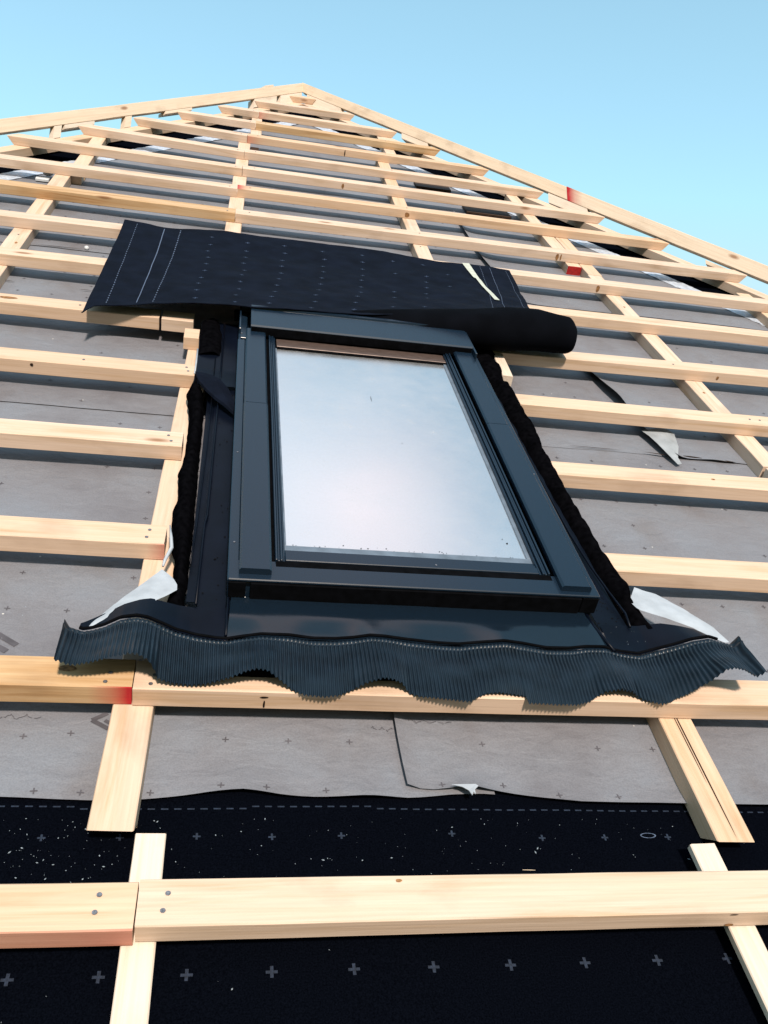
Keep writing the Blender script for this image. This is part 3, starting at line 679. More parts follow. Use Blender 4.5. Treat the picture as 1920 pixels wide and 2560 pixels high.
# flat bottom cover, front lip
mb = MB(); mb.box((-.2365, .199, .0435), (.3960, .2505, .0492), .0015); wp(mb, 'bottom_cover', PAINT)
mb = MB(); mb.box((-.2350, .1975, .012), (-.2075, .2015, .0433), .001); mb.box((-.2000, .1960, .010), (.3640, .2015, .0433), .001); mb.box((.3665, .1985, .011), (.3955, .2025, .0433), .001); wp(mb, 'front_lip', PAINTD)
mb = MB(); mb.box((-.226, .1985, .0085), (-.206, .2015, .0118), .0005); wp(mb, 'pale_clip', WHITE)
mb = MB(); mb.box((.350, .1985, .0080), (.368, .2015, .0108), .0005); wp(mb, 'pale_clip', WHITE)
# side covers in two pieces each
def cap(u0, u1, v0, v1, w0, w1, name='side_cover'):
    mb = MB(); k = .0035
    pr_ = [(u0, w0), (u0, w1 - k), (u0 + k, w1), (u1 - k, w1), (u1, w1 - k), (u1, w0)]
    a = [(u, v0, w) for u, w in pr_]; b = [(u, v1, w) for u, w in pr_]
    n = 10
    for i in range(n):
        t0, t1 = i / n, (i + 1) / n
        for j in range(5):
            q = [tuple(Vector(a[j]).lerp(Vector(b[j]), t0)), tuple(Vector(a[j + 1]).lerp(Vector(b[j + 1]), t0)), tuple(Vector(a[j + 1]).lerp(Vector(b[j + 1]), t1)), tuple(Vector(a[j]).lerp(Vector(b[j]), t1))]
            mb.poly(q)
    mb.poly(a); mb.poly(b[::-1]); wp(mb, name, PAINT)
for a_ in ((-.2192, -.1678), (.3273, .3807)):
    mb = MB(); mb.box((a_[0], .76, .0490), (a_[1], .83, .0535), .0003); wp(mb, 'cover_joint', PAINTD)
cap(-.2195, -.1675, .213, .7920, .0495, .0610); cap(-.2185, -.1685, .7960, 1.20, .0495, .0598)
cap(.3270, .3810, .209, .7890, .0495, .0610); cap(.3280, .3800, .7930, 1.20, .0495, .0598)
# dark gap channel, sash profiles with ribs
mb = MB(); mb.box((-.1672, .235, .020), (-.1605, 1.2, .040), .0005); mb.box((.319, .235, .020), (.3275, 1.2, .040), .0005); mb.box((-.16, .236, .02), (.32, .2515, .0495), .0005); wp(mb, 'gap_seal', PAINTD)
for s, (a, b) in enumerate(((-.1610, -.1440), (.3005, .3190))):
    mb = MB(); d = (b - a) / 4
    mb.box((a, .2505, .030), (b, 1.18, .0465), .001)
    for j, h in enumerate((.0545, .0515, .0530, .0490)):
        jj = j if s == 0 else 3 - j
        mb.box((a + jj * d + .0004, .2495 + .0004 * j, .0455), (a + (jj + 1) * d - .0006, 1.181, h), .0008)
    wp(mb, 'sash_profile', PAINT)
mb = MB(); mb.box((-.1438, .2535, .030), (.3003, .2700, .0505), .001); mb.box((-.1438, .2702, .030), (.3003, .2800, .0475), .001); mb.box((-.1438, .2802, .030), (.3003, .2890, .0452), .001); wp(mb, 'sash_profile', PAINT)
mb = MB(); mb.box((-.1438, .2892, .030), (.3003, .3050, .0433), .0006); mb.box((.2930, .3052, .03), (.3003, 1.13, .0433), .0006); mb.box((-.1438, .3052, .03), (-.1405, 1.13, .0433), .0006); wp(mb, 'gasket', simple('grey_gasket', (.10, .13, .17), .5, .4))
# glass
vv, ff = [], []; nu, nv = 24, 40
for i in range(nv + 1):
    for j in range(nu + 1):
        u, v = -.1407 + .434 * j / nu, .3048 + .835 * i / nv
        vv.append(warp((u, v, .0405 + .0002 * noise.noise(Vector((u * 2.2, v * 1.5, 0))))))
for i in range(nv):
    for j in range(nu):
        k = i * (nu + 1) + j; ff.append((k, k + 1, k + nu + 2, k + nu + 1))
link('pane', mesh(vv, ff, (0, 0, 0), True), PANE, win)
# copper brown inner strip at the head of the pane
mb = MB(); mb.box((-.1407, 1.135, .030), (.3003, 1.150, .0470), .001); mb.box((-.1407, 1.1502, .030), (.3003, 1.19, .0440), .001); wp(mb, 'head_strip', simple('copper_brown_strip', (.085, .060, .052), .45, .4, metal=.3, nscale=40, var=.4, scale=(1, 10, 1)))
mb = MB(); mb.box((-.1407, 1.1295, .0406), (.3003, 1.1348, .0455), .0005); wp(mb, 'head_seal', PAINTD)
# top cover hood
mb = MB(); u0, u1 = -.207, .378
sec = [(1.183, .050), (1.183, .0725), (1.187, .0755), (1.292, .0760), (1.294, .0735), (1.300, .0735), (1.302, .0785), (1.312, .0790), (1.312, .040)]
for a, b in zip(sec, sec[1:]):
    mb.poly([(u0, a[0], a[1]), (u1, a[0], a[1]), (u1, b[0], b[1]), (u0, b[0], b[1])])
mb.poly([(u0, a, b) for a, b in sec]); mb.poly([(u1, a, b) for a, b in reversed(sec)])
wp(mb, 'top_cover', PAINT)
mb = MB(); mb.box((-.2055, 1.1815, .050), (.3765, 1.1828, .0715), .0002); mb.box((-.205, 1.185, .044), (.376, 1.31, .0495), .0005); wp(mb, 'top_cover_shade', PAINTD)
mb = MB(); mb.box((-.2355, 1.195, .046), (-.2315, 1.345, .0600), .0006); mb.box((-.2312, 1.341, .046), (-.2075, 1.345, .0600), .0006); mb.box((-.2312, 1.160, .040), (-.2135, 1.18, .0500), .0006); wp(mb, 'corner_bracket', PAINT)
mb = MB(); mb.box((.3785, 1.150, .046), (.3835, 1.300, .0735), .0006); wp(mb, 'corner_bracket', PAINT)
for (u, v, w) in ((-.2285, .60, .0478), (-.2285, .30, .0478), (.115, .2615, .0508), (-.229, 1.186, .0505), (.389, .6, .0478)):
    mb = MB(); mb.tube([(u, v, w - .002), (u, v, w + .0006)], .0019, 8); wp(mb, 'screw', STEEL)
# --- flashing: apron, corner plates, side plates with standing seams, pleated skirt
def gridmesh(rowsA, name, mat, parent=win, thick=None):
    """rowsA: list of rows of points (roof frame)"""
    n = len(rowsA[0]); vv = [warp(tuple(p)) for r in rowsA for p in r]; ff = []
    for i in range(len(rowsA) - 1):
        for j in range(n - 1): k = i * n + j; ff.append((k, k + 1, k + n + 1, k + n))
    return link(name, mesh(vv, ff, (0, 0, 0), True), mat, parent)
BOT = [(-.465, .048), (-.448, .040), (-.439, .039), (-.414, .046), (-.393, .054), (-.365, .064), (-.353, .063), (-.340, .054), (-.332, .037), (-.327, .020), (-.308, .011), (-.282, .006), (-.263, .008), (-.247, .015), (-.225, .025), (-.206, .037), (-.190, .042), (-.174, .039), (-.155, .021), (-.137, .003), (-.119, -.006), (-.088, -.009), (-.068, -.006), (-.048, .004), (-.027, .021), (-.004, .032), (.010, .030), (.025, .023), (.039, .002), (.054, -.005), (.084, -.008), (.109, -.010), (.130, -.012), (.144, -.002), (.157, .004), (.179, .007), (.209, .003), (.2195, .002), (.2205, -.012), (.251, -.013), (.297, -.014), (.318, -.008), (.331, .0), (.349, .016), (.374, .022), (.393, .017), (.413, .0), (.443, -.007), (.461, -.001), (.483, .013), (.501, .029), (.518, .047), (.533, .069), (.547, .074), (.565, .070), (.590, .058), (.599, .065), (.604, .071)]
TOP = [(-.469, .029), (-.463, .014), (-.444, .006), (-.431, .009), (-.414, .016), (-.390, .032), (-.367, .037), (-.351, .034), (-.330, .023), (-.310, .012), (-.278, .002), (-.250, -.003), (-.233, -.004), (-.208, .003), (-.181, .009), (-.138, .009), (-.101, .004), (-.065, .005), (-.036, .009), (-.011, .015), (.011, .014), (.049, .009), (.100, .004), (.134, .003), (.172, .009), (.210, .014), (.242, .010), (.284, .002), (.324, .003), (.352, .008), (.384, .009), (.411, .0), (.442, -.004), (.468, .005), (.505, .020), (.534, .034), (.561, .041), (.585, .034), (.604, .030), (.613, .050)]
def edge_pt(tab, u, v0, cl_=.005):
    w = interp(tab, u)[0]; v = v0
    if w < cl_: v = v0 - (cl_ - w) * 1.02; w = cl_
    return v, w
ncol = 1250; TT = [i * .013 for i in range(16)] + [.21 + .79 * i / 12 for i in range(1, 13)]; rows_ = len(TT) - 1; grid = [[] for _ in range(rows_ + 1)]
UL0, UR0, UL1, UR1 = -.469, .613, -.465, .604
for i in range(ncol + 1):
    s = i / ncol; ut = UL0 + (UR0 - UL0) * s; ub = UL1 + (UR1 - UL1) * s
    if i == 0: ut, ub = UL0, UL1
    vt, wt = edge_pt(TOP, ut, .110); vb, wb = edge_pt(BOT, ub, .005)
    ph = (ut + .0006 * math.sin(ut * 60)) / .0062 * 2 * math.pi
    for r in range(rows_ + 1):
        t = TT[r]; u = ut + (ub - ut) * t; v = vt + (vb - vt) * t; w = wt + (wb - wt) * (t ** 1.2)
        w += .006 * math.sin(math.pi * t) * (1 - min(1, abs(w) / .05))
        am = .0021 * min(1, max(0, (t - .10) / .12)) * (0.75 + .5 * noise.noise(Vector((u * 9, t * 3, 2))))
        # two rounded beads pressed along the top edge
        bead = 0
        for c_, hgt in ((.055, .0034), (.165, .0042)):
            if abs(t - c_) < .05: bead = hgt * math.cos((t - c_) / .05 * math.pi / 2) * (.78 + .30 * math.sin(ph))
        w += am * math.sin(ph) + bead + .0035 * noise.noise(Vector((u * 14, v * 20, 8))) * t - .004 * max(0, noise.noise(Vector((u * 30, v * 34, 12))) - .25) * min(1, t * 2)
        if r == rows_: v += .0006 * math.sin(ph)
        # flattened patches
        grid[r].append((u, v, max(w, .0025 + (.0008 * math.sin(ph)))))
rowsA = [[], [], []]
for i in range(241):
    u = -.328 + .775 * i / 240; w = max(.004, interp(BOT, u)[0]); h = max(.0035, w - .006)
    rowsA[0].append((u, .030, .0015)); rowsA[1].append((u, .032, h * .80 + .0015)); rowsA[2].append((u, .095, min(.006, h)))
gridmesh(rowsA, 'gap_shade', FELT)  # black sheet added so the gaps under the skirt look deeply shaded
# finer rows near the bead
gridmesh(grid, 'pleated_skirt', SKIRT)
mb = MB(); mb.tube([(u_, edge_pt(TOP, u_, .110)[0] + .0035, edge_pt(TOP, u_, .110)[1] + .0030) for u_ in [-.45 + 1.03 * i / 200 for i in range(201)]], .0024, 6); wp(mb, 'dark_crease', PAINTD, True)  # black tube painting the shaded crease between apron and skirt
# apron between the lip and the skirt
rowsA = []
for i in range(15):
    t = i / 14; r = []
    for j in range(61):
        s = j / 60; ul = -.229 - .004 * t; ur = .376 + .022 * t; u = ul + (ur - ul) * s
        vt_, wt_ = edge_pt(TOP, u, .110); v = .200 + (.1135 - .200) * t; w = .0115 + (max(.006, wt_ + .001) - .0115) * max(0, (t - .55) / .45)
        w += .0006 * noise.noise(Vector((u * 7, t * 3, 0)))
        r.append((u, v - .004 * max(0, t - .9) * 10, max(w, .0065)))
    rowsA.append(r)
gridmesh(rowsA, 'apron', APRONM)
for nm, (a, b) in (('l', (-.450, -.2335)), ('r', (.3995, .600))):
    rowsA = []
    for i in range(13):
        t = i / 12; r = []
        for j in range(41):
            s = j / 40; u = a + (b - a) * s; inn = s if nm == 'l' else 1 - s
            vt_, wt_ = edge_pt(TOP, u, .110, .005); vtop = .126 + .050 * min(1, inn * 2.2) ** .8
            v = vtop + (vt_ - .001 - vtop) * t; w = wt_ * .55 + .003 + (wt_ + .0025 - wt_ * .55 - .003) * t
            r.append((u, v, w + .0015 * noise.noise(Vector((u * 16, v * 20, 3)))))
        rowsA.append(r)
    gridmesh(rowsA, 'corner_plate', PLATE)
mb = MB(); mb.tube([(-.2335, .196, .012), (-.2345, .15, .0105), (-.2350, .108, .010)], .0022, 8); wp(mb, 'apron_seam', PLATE, True); mb = MB(); mb.tube([(.379, .194, .011), (.384, .165, .0105), (.392, .135, .0105), (.4005, .105, .010)], .0028, 8); wp(mb, 'apron_seam', PLATE, True)
def side_plate(u0, u1, v0, v1, nm='side_flashing', w=-.004):
    mb = MB(); n = 30
    for i in range(n):
        a, b = v0 + (v1 - v0) * i / n, v0 + (v1 - v0) * (i + 1) / n
        h = lambda v: w + (0.0085 * max(0, 1 - (v - v0) / .10)) + .0006 * noise.noise(Vector((u0, v * 4, 0)))
        mb.poly([(u0, a, h(a)), (u1, a, h(a)), (u1, b, h(b)), (u0, b, h(b))])
    o = mb.build(nm, PLATE, win, warp=warp); return o
pl = side_plate(-.282, -.2372, .152, .97); pl2 = side_plate(-.335, -.2372, .965, 1.36, w=-.001); pl4 = side_plate(-.300, -.2825, .20, .97, w=-.012)
pr1 = side_plate(.3975, .452, .156, 1.30)
def seam(pts, r, par):
    mb = MB(); mb.tube([warp(p) for p in pts], r, 8); mb.build('standing_seam', PLATE, par, smooth=True)
seam([(-.274, 1.345, .004), (-.274, .97, .004), (-.2755, .75, .003), (-.2775, .44, .003), (-.281, .41, .004), (-.282, .32, .005), (-.284, .18, .009)], .0022, pl)
seam([(-.290, 1.13, .003), (-.290, .72, .0), (-.2955, .40, .0), (-.299, .295, .0)], .0014, pl)
seam([(.425, 1.1, .002), (.435, .45, .002), (.441, .345, .004), (.449, .27, .006), (.457, .205, .009), (.452, .168, .010)], .0022, pr1)

# ------------------------------------------------------------------ loose felt, membrane flap, roll, films
def strip_solid(name, outer, inner, wtop, label, cat, mat, n=70, amp=.006, wbase=-.02, seed=0, group=None, m=10, fuzz=.0015):
    """bulging strip between two polylines (u,v)"""
    A = resample([(a, b, 0) for a, b in outer], n); B = resample([(a, b, 0) for a, b in inner], n); vv = []; ff = []
    for i in range(n):
        t = i / (n - 1)
        for j in range(m + 1):
            s = j / m; p = A[i].lerp(B[i], s); h = wbase + (wtop(t) - wbase) * math.sin(math.pi * min(1, max(0, .06 + .88 * s))) ** .6
            q = noise.noise(Vector((p.x * 34, p.y * 26, seed))); q2 = .35 - abs(noise.noise(Vector((p.x * 38, p.y * 24, seed + 4)))) * 1.6
            e = 1 if j in (0, m) else 0
            vv.append((p.x + q2 * fuzz * (1 + e), p.y + q * .002, h + q * amp * math.sin(math.pi * s) + q2 * amp * .25))
    for i in range(n - 1):
        for j in range(m): k = i * (m + 1) + j; ff.append((k, k + 1, k + m + 2, k + m + 1))
    b0 = vv[-1]; o = link(name, mesh(vv, ff, b0, True), mat, None, b0); return tag(o, label, cat, group)
fo = [(-.334, 1.022), (-.347, .952), (-.335, .841), (-.333, .679), (-.341, .596), (-.336, .513), (-.343, .473), (-.339, .406), (-.331, .344), (-.327, .325), (-.326, .258), (-.337, .160)]
fi = [(-.330, 1.020), (-.310, .96), (-.304, .867), (-.303, .713), (-.301, .461), (-.301, .319), (-.300, .261), (-.301, .154)]
strip_solid('felt_strip', fo, fi, lambda t: .006 + .004 * math.sin(t * 17), 'black felt strip standing along the left side of the window', 'felt strip', FELT, 160, .004, -.03, 3, 'felt strips beside the window')
strip_solid('felt_strip', [(-.334, 1.36), (-.336, 1.28), (-.333, 1.20), (-.333, 1.145)], [(-.286, 1.36), (-.276, 1.29), (-.276, 1.2), (-.277, 1.15)], lambda t: .010, 'short black felt piece under the flap left of the window top', 'felt strip', FELT, 30, .006, -.01, 5, 'felt strips beside the window')
# folded tongue of felt
ton = [(-.333, 1.022), (-.312, 1.006), (-.291, .989), (-.274, .974), (-.253, .933), (-.235, .872), (-.240, .832), (-.262, .858), (-.284, .884), (-.304, .923), (-.322, .970)]
vv = [(a, b, .012 + .010 * math.sin(math.pi * (a + .333) / .1)) for a, b in ton]; c_ = (-.283, .935, .034); n = len(vv)
vv2 = [(a + .001, b - .005, c - .006) for a, b, c in vv]
allv = vv + [c_] + vv2; ff = [(i, (i + 1) % n, n) for i in range(n)] + [(i, n + 1 + i, n + 1 + (i + 1) % n, (i + 1) % n) for i in range(n)] + [tuple(n + 1 + i for i in range(n))]
o = link('felt_tongue', mesh(allv, ff, vv[0], False), FLAPM, None, vv[0]); tag(o, 'black felt tongue folded over onto the left flashing plate', 'felt flap')
ro = [(.470, 1.385), (.482, 1.370), (.488, 1.33), (.473, 1.305), (.490, 1.28), (.480, 1.22), (.470, 1.164), (.485, 1.158), (.475, 1.13), (.485, 1.095), (.487, 1.008), (.480, .985), (.492, .948), (.493, .895), (.484, .83), (.481, .806), (.486, .70), (.485, .593), (.493, .454), (.494, .390), (.503, .325), (.509, .297), (.494, .255), (.512, .165)]
ri = [(.400, 1.37), (.402, 1.25), (.418, 1.128), (.425, .85), (.436, .571), (.443, .420), (.449, .343), (.457, .271), (.463, .195), (.462, .162)]
strip_solid('felt_strip', ro, ri, lambda t: .014 + .008 * math.sin(t * 60) * max(0, 1 - t * 2.0) - .004 * t, 'crumpled black felt strip along the right side of the window', 'felt strip', FELT, 220, .009, -.03, 9, 'felt strips beside the window', 12, .0014)

# white release film tongues
def film(name, e1, e2, label, ws, mat=WHITEP, n=26, m=8, curl=.012):
    A = resample(e1, n); B = resample(e2, n); vv = []; ff = []
    for i in range(n):
        t = i / (n - 1)
        for j in range(m + 1):
            s = j / m; p = A[i].lerp(B[i], s); p.z += curl * math.sin(math.pi * s) * math.sin(math.pi * t) + .001 * noise.noise(Vector((p.x * 60, p.y * 60, 2)))
            vv.append(tuple(p))
    for i in range(n - 1):
        for j in range(m): k = i * (m + 1) + j; ff.append((k, k + 1, k + m + 2, k + m + 1))
    b0 = vv[0]; o = link(name, mesh(vv, ff, b0, True), mat, None, b0); return tag(o, label, 'film', 'loose white film tongues')
film('white_film', [(-.344, .272, .004), (-.37, .232, .005), (-.4, .186, .007), (-.428, .137, .01), (-.441, .113, .009)], [(-.344, .272, .004), (-.325, .247, .008), (-.316, .224, .012), (-.315, .206, .015), (-.33, .187, .018), (-.349, .169, .02), (-.382, .15, .02), (-.407, .131, .017), (-.441, .113, .009)], 'white film tongue curling out at the lower left corner of the window', None, curl=.004)
film('white_film', [(.507, .288, .004), (.546, .269, .004), (.582, .227, .006), (.614, .178, .009), (.626, .139, .01)], [(.507, .288, .004), (.477, .238, .01), (.482, .21, .015), (.517, .19, .018), (.564, .165, .018), (.608, .132, .014), (.625, .138, .01)], 'white film tongue curling out at the lower right corner of the window', None, curl=.004)
mb = MB(); mb.tube([(-.335, 1.18, -.002), (-.334, 1.10, .0), (-.334, 1.03, .002)], .0022, 6)
tag(mb.build('film_edge', WHITEP, None, (-.335, 1.1, 0), True), 'thin white film edge above the folded felt tongue', 'film')
mb = MB(); mb.tube([(-.341, .40, .004), (-.336, .36, .006), (-.333, .33, .006), (-.341, .295, .006), (-.343, .28, .004)], [.001, .003, .0035, .003, .002], 6)
tag(mb.build('film_edge', WHITEP, None, (-.335, .3, 0), True), 'thin white film edge curling down to the left white tongue', 'film')
mb = MB(); mb.poly([(-.354, .205, .003), (-.349, .203, .006), (-.358, .178, .004)]); mb.poly([(-.358, .178, .0035), (-.349, .203, .0055), (-.354, .205, .0025)])
tag(mb.build('film_scrap', TAPE, None, (-.355, .19, 0)), 'tiny cream film scrap below the left film tongue', 'film scrap')

# black membrane flap draped over the battens above the window
FT = [(0, -.628, 2.150), (.08, -.560, 2.142), (.12, -.500, 2.126), (.25, -.330, 2.150), (.55, .117, 2.160), (.68, .300, 2.142), (.78, .440, 2.108), (.88, .570, 2.118), (1, .712, 2.105)]
FB = [(0, -.628, 1.275, .026), (.02, -.610, 1.315, .030), (.10, -.528, 1.330, .034), (.18, -.448, 1.346, .043), (.25, -.352, 1.340, .060), (.32, -.258, 1.318, .073), (.38, -.205, 1.290, .082), (.66, .148, 1.322, .085), (.84, .390, 1.406, .085), (1, .606, 1.466, .085)]
def flap_pt(s, t):
    a = interp(FT, s); b = interp(FB, s); wb = b[2]
    k = max(0, (t - .15) / .85) ** 1.6
    w = .006 + (wb - .006) * k; v = a[1] + (b[1] - a[1]) * t
    # position along u keeps the side edges straight in the sheet
    u = a[0] + (b[0] - a[0]) * (.45 * t + .55 * k)
    w += .0050 * noise.noise(Vector((u * 5, v * 7, 3))) + .0032 * noise.noise(Vector((u * 10 + v * 9, v * 3 - u * 2, 5))) + .0012 * noise.noise(Vector((u * 30, v * 22, 6)))
    return Vector((u, v, max(w, .0035)))
vv, ff, mi = [], [], []; nu, nv = 130, 60
for i in range(nv + 1):
    for j in range(nu + 1): vv.append(tuple(flap_pt(j / nu, i / nv)))
for i in range(nv):
    for j in range(nu): k = i * (nu + 1) + j; ff.append((k, k + nu + 1, k + nu + 2, k + 1)); mi.append(0)
b0 = (-.628, 2.15, .006)
flap = link('membrane_flap', mesh(vv, ff, b0, True, mi), FLAPM, None, b0); tag(flap, 'dark navy membrane flap hanging over the battens above the window', 'membrane flap')
mb = MB()
def fq(s0, t0, s1, t1, half_s, half_t, m=0):
    """printed stroke on the flap from (s0,t0) to (s1,t1)"""
    n = max(1, int(max(abs(s1 - s0) * 20, abs(t1 - t0) * 40)))
    for i in range(n):
        a, b = i / n, (i + 1) / n; sa, ta, sb, tb = s0 + (s1 - s0) * a, t0 + (t1 - t0) * a, s0 + (s1 - s0) * b, t0 + (t1 - t0) * b
        q = [flap_pt(sa - half_s, ta - half_t), flap_pt(sa + half_s, ta + half_t), flap_pt(sb + half_s, tb + half_t), flap_pt(sb - half_s, tb - half_t)]
        mb.poly([(p.x, p.y, p.z + .0012) for p in q], m)
def flap_line(s, dash, wdt=.0012):
    t = .03
    while t < .97:
        fq(s, t, s, min(.98, t + (.012 if dash else .03)), wdt, 0, 0); t += .024 if dash else .03
flap_line(.052, True); flap_line(.125, False, .0011); flap_line(.165, True); flap_line(.905, True, .0007); flap_line(.935, False, .0005); flap_line(.985, True, .0007)
for ci, s in enumerate((.245, .325, .41, .50, .59, .67, .745, .80)):
    for r_ in range(10):
        t = .10 + r_ * .093 + (.02 if ci % 2 else 0)
        if ci > 4 and random.random() < .45: continue
        if t > .96: continue
        s2 = s + random.uniform(-.003, .003); fq(s2 - .0052, t, s2 + .0052, t, 0, .0022, 1); fq(s2, t - .0085, s2, t + .0085, .0010, 0, 1)
bpy.context.view_layer.update(); absorb(flap, mb, [PRINTW, simple('dim_blue_print', (.020, .032, .065), .6, .3, nscale=300, var=.5, bmp=0)])
# hem edge of the flap, slightly lighter
mb = MB(); mb.tube([tuple(flap_pt(i / 80, 1.0)) for i in range(81)], .0016, 6); sub(mb.build('hem', FLAPM, smooth=True), flap)
# cream tape strip
def on_flap(u, v):
    best = None
    for i in range(0, 61):
        for j in range(0, 61):
            p = flap_pt(j / 60, i / 60); d = (p.x - u) ** 2 + (p.y - v) ** 2
            if best is None or d < best[0]: best = (d, p.z)
    return best[1]
tp = [((.536, 2.112), (.562, 2.114)), ((.540, 2.04), (.563, 2.035)), ((.546, 1.962), (.566, 1.952)), ((.552, 1.950), (.566, 1.935)), ((.552, 1.86), (.565, 1.855)), ((.551, 1.76), (.564, 1.755)), ((.549, 1.675), (.563, 1.668))]
mb = MB()
for (a, b), (c, d) in zip(tp, tp[1:]):
    mb.poly([(x, y, on_flap(x, y) + .0035) for x, y in (a, b, d, c)])
tpo = mb.build('tape_strip', TAPE, None, (.55, 1.9, .02)); tag(tpo, 'cream tape strip stuck slanting across the right of the dark flap', 'tape')
# rolled felt under the right part of the flap
axis = [(-.25, 1.350, .030, .016), (-.05, 1.352, .036, .028), (.15, 1.352, .046, .044), (.35, 1.358, .056, .058), (.50, 1.368, .064, .065), (.60, 1.384, .064, .062), (.66, 1.386, .060, .057), (.695, 1.386, .058, .055), (.702, 1.385, .057, .050), (.698, 1.385, .057, .046), (.66, 1.386, .057, .042), (.62, 1.386, .057, .010)]
vv, ff = [], []; n = 28; axr = []
for i in range(60):
    s = i / 59; k = s * (len(axis) - 1); a = min(int(k), len(axis) - 2); f = k - a
    axr.append([axis[a][q] + (axis[a + 1][q] - axis[a][q]) * f for q in range(4)])
for i, (u, v, w, r) in enumerate(axr):
    for j in range(n):
        a = 2 * math.pi * j / n; rr = r * (1 + .10 * noise.noise(Vector((u * 6, math.cos(a) * 1.4, math.sin(a) * 1.4)))) * (1 + .10 * math.cos(2 * a + .5))
        vv.append((u, v + rr * math.cos(a) * 1.15, max(.002, w + rr * math.sin(a))))
for i in range(59):
    for j in range(n): k = i * n; ff.append((k + j, k + (j + 1) % n, k + n + (j + 1) % n, k + n + j))
ff.append(tuple(range(n))); ff.append(tuple(59 * n + j for j in range(n - 1, -1, -1)))
b0 = (.2, 1.40, .0); o = link('felt_roll', mesh(vv, ff, b0, True), simple('black_curled_membrane', (.0016, .0020, .0034), .9, .03, nscale=12, var=.3, bmp=.2, bd=.004), None, b0); tag(o, 'bulging roll of black felt tucked under the right end of the flap', 'felt roll')

# cracks, knots and nail marks on single timbers
def mark(key, x, y, rx, ry, face='top', mats=None, n=10, par='tile_batten'):
    o = [q for q in C.objects if q.parent is None and key in q.get('label', '')][0]; mb = MB(); pts = []
    for i in range(n):
        a = 2 * math.pi * i / n; k = 1 + .25 * noise.noise(Vector((i * 1.3, x * 9, y * 50)))
        p = (x + rx * k * math.cos(a), y + ry * k * math.sin(a)); pts.append((p[0], p[1], .0009) if face == 'top' else (p[0], -.0009, p[1]))
    mb.poly(pts)
    me = o.data; me.materials.append(mats or KNOT); bm = bmesh.new(); bm.from_mesh(me)
    f = bm.faces.new([bm.verts.new(q) for q in mb.v]); f.material_index = len(me.materials) - 1
    bm.to_mesh(me); bm.free()
KNOT = simple('brown_knot', (.22, .11, .045), .7, .2, nscale=160, var=.6, bmp=0)
mark('below the right of the skirt', .16, .026, .150, .0011, mats=GROOVE); mark('below the right of the skirt', .19, .030, .09, .0007, mats=GROOVE)
mark('seventh batten up', 1.62, -.018, .006, .012, 'low'); mark('eighth batten up', 2.05, -.018, .005, .013, 'low'); mark('eighth batten up', 3.0, -.017, .007, .013, 'low')
mark('ninth batten up, right', 1.26, -.018, .0065, .014, 'low'); mark('ninth batten up, right', 1.275, -.018, .003, .014, 'low'); mark('tenth batten up, right', .70, -.020, .010, .010, 'low')
mark('eleventh batten up, right', .44, -.018, .006, .010, 'low'); mark('thirteenth batten up, right', .49, -.018, .003, .017, 'low', GROOVE)
mark('ninth batten up, left', .36, -.010, .006, .010, 'low', GROOVE); mark('fifth batten up on the left', 1.60, -.010, .004, .0035, 'low', GROOVE)
mark('second batten up, right', .185, -.010, .006, .002, 'low', GROOVE); mark('second batten up, right', .186, -.024, .0015, .008, 'low', GROOVE); mark('second batten up, left', 1.745, .034, .012, .006)
mark('lowest wide batten right', .72, -.004, .006, .0012, 'low', GROOVE); mark('lowest wide batten right', .721, -.026, .006, .003, 'low'); mark('lowest wide batten right', .30, .050, .004, .0022)
mark('fourth batten up on the right', .40, .030, .005, .003); mark('third batten up on the right', .58, .022, .006, .003); mark('sixth batten up on the right', .72, -.018, .004, .006, 'low')
mark('third batten up on the left', 1.30, .030, .010, .004); mark('fourth batten up on the left', 1.25, -.016, .008, .006, 'low'); mark('sixth batten up on the left', 1.47, .030, .022, .007)
mark('long planed board rising', 1.35, .045, .004, .003, mats=GROOVE); mark('right counter batten above', .42, .030, .005, .004)
mark('right counter batten above', 1.10, .028, .006, .004); mark('far left counter batten beside', .92, .03, .009, .003); mark('far left counter batten beside', 1.02, .02, .008, .004)
# dirt on the window: little dark crumbs on the sill and side plates, marks in the pane
DIRT = simple('dark_dirt', (.004, .004, .005), .9, .05, bmp=0)
pn = [q for q in win.children if q.name.startswith('pane')][0]; mb = MB()
for i in range(36):
    if i < 30: u, v, r = random.uniform(-.138, .29), .307 + abs(random.gauss(0, .004)), random.uniform(.0004, .0012)
    else: u, v, r = random.uniform(-.13, .28), random.uniform(.33, 1.1), random.uniform(.0003, .0005)
    e = random.uniform(1, 2); mb.poly([warp(q) for q in ((u - r * e, v, .0412), (u, v - r, .0412), (u + r * e, v + r * .2, .0412), (u, v + r, .0412))])
for u, v, a_, b_ in ((.075, .90, .0007, .016), (.268, .352, .002, .003), (.262, .365, .001, .0015), (.12, .70, .001, .0014)):
    mb.poly([warp(q) for q in ((u - a_, v, .0412), (u, v - b_, .0412), (u + a_, v, .0412), (u + a_ * .5, v + b_, .0412))])
absorb(pn, mb, [DIRT])
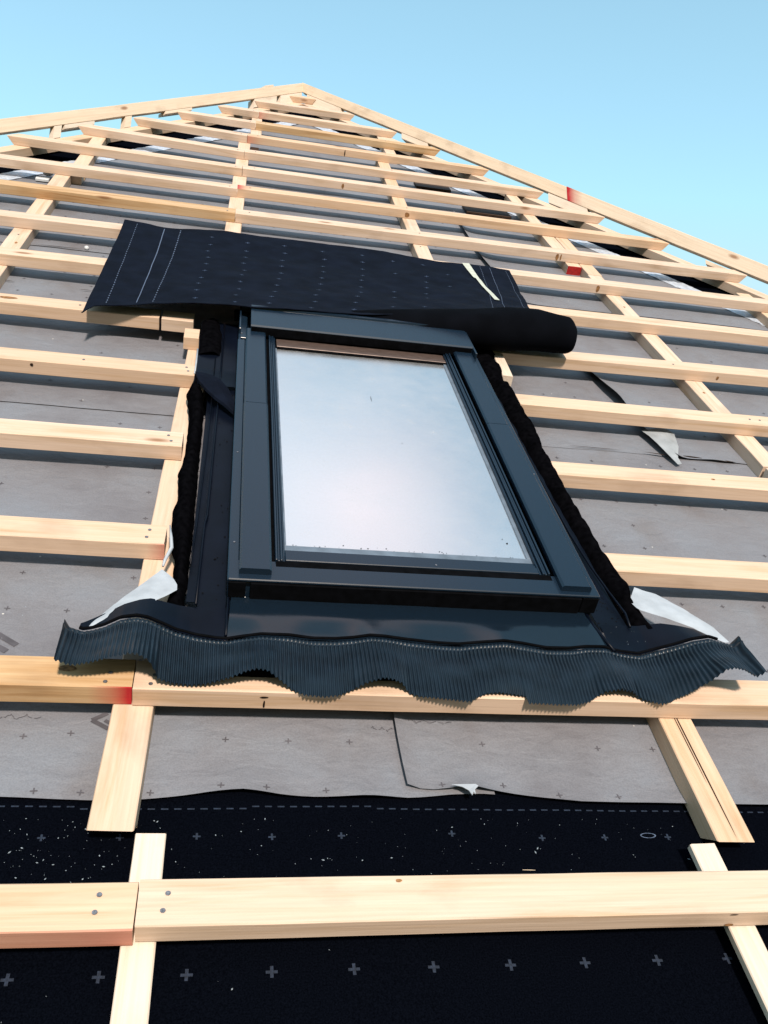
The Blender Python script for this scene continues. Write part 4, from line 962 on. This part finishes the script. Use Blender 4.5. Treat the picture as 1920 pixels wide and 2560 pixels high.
for o_, us, vs_, hh_ in ((pl, (-.279, -.240), (.17, .95), .0012), (pr1, (.40, .445), (.17, .3), .0012)):
    mb = MB()
    for i in range(26):
        u, v, r = random.uniform(*us), random.uniform(*vs_), random.uniform(.0008, .0024); z = -.004 + (0.0085 * max(0, 1 - (v - .152) / .10)) + hh_
        mb.poly([warp(q) for q in ((u - r, v, z), (u - r * .2, v - r, z), (u + r * 1.3, v - r * .2, z), (u + r * .3, v + r, z))])
    absorb(o_, mb, [DIRT])
# ------------------------------------------------------------------ sawdust crumbs and splinters
vv, ff = [], []
def crumb(u, v, w, r):
    k = len(vv); a = random.uniform(0, 3.14); e = random.uniform(1, 2.6)
    dx, dy = math.cos(a) * r * e, math.sin(a) * r * e; px_, py_ = -math.sin(a) * r, math.cos(a) * r
    vv.extend([(u + dx, v + dy, w), (u + px_, v + py_, w), (u - dx, v - dy, w), (u - px_, v - py_, w), (u, v, w + r * .8)])
    ff.extend([(k, k + 1, k + 4), (k + 1, k + 2, k + 4), (k + 2, k + 3, k + 4), (k + 3, k, k + 4)])
for i in range(480):
    u = random.gauss(-.43, .07) if random.random() < .32 else random.uniform(-.7, .75); v = random.uniform(-.29, -.16) if random.random() < .7 else random.uniform(-.9, -.15)
    if u > .35 and random.random() < .5: continue
    crumb(u, v, blkh(u, v) + .0012, random.choice((.00025, .0003, .0004, .0008)) * random.uniform(.5, 1.3))
for i in range(30):
    u = random.uniform(-.62, -.31) if i % 3 else random.uniform(.45, .62); crumb(u, random.uniform(.06, .15), random.uniform(.012, .02), .0006)
for i in range(8):
    crumb(random.uniform(.40, .47), random.uniform(.118, .165), .0125, .0004)
b0 = (0, -.3, -.06); o = link('sawdust', mesh(vv, ff, b0), DUST, None, b0); tag(o, 'white sawdust specks scattered over the black membrane', 'sawdust', kind='stuff')
for (a, b, lb) in (((-.545, -.43, -.055), (-.533, -.412, -.050), 'thin pale wood splinter below the lowest left batten'), ((.140, -.2905, .0008), (.156, -.292, .002), 'short pale splinter on the upper edge of the lowest batten')):
    mb = MB(); m_ = [(a[i] + b[i]) / 2 + (.002 if i == 0 else 0) for i in range(3)]
    mb.tube([a, m_, b], [.0003, .0004, .0002], 5); tag(mb.build('wood_splinter', WOOD_P, None, a), lb, 'splinter', 'wood splinters')
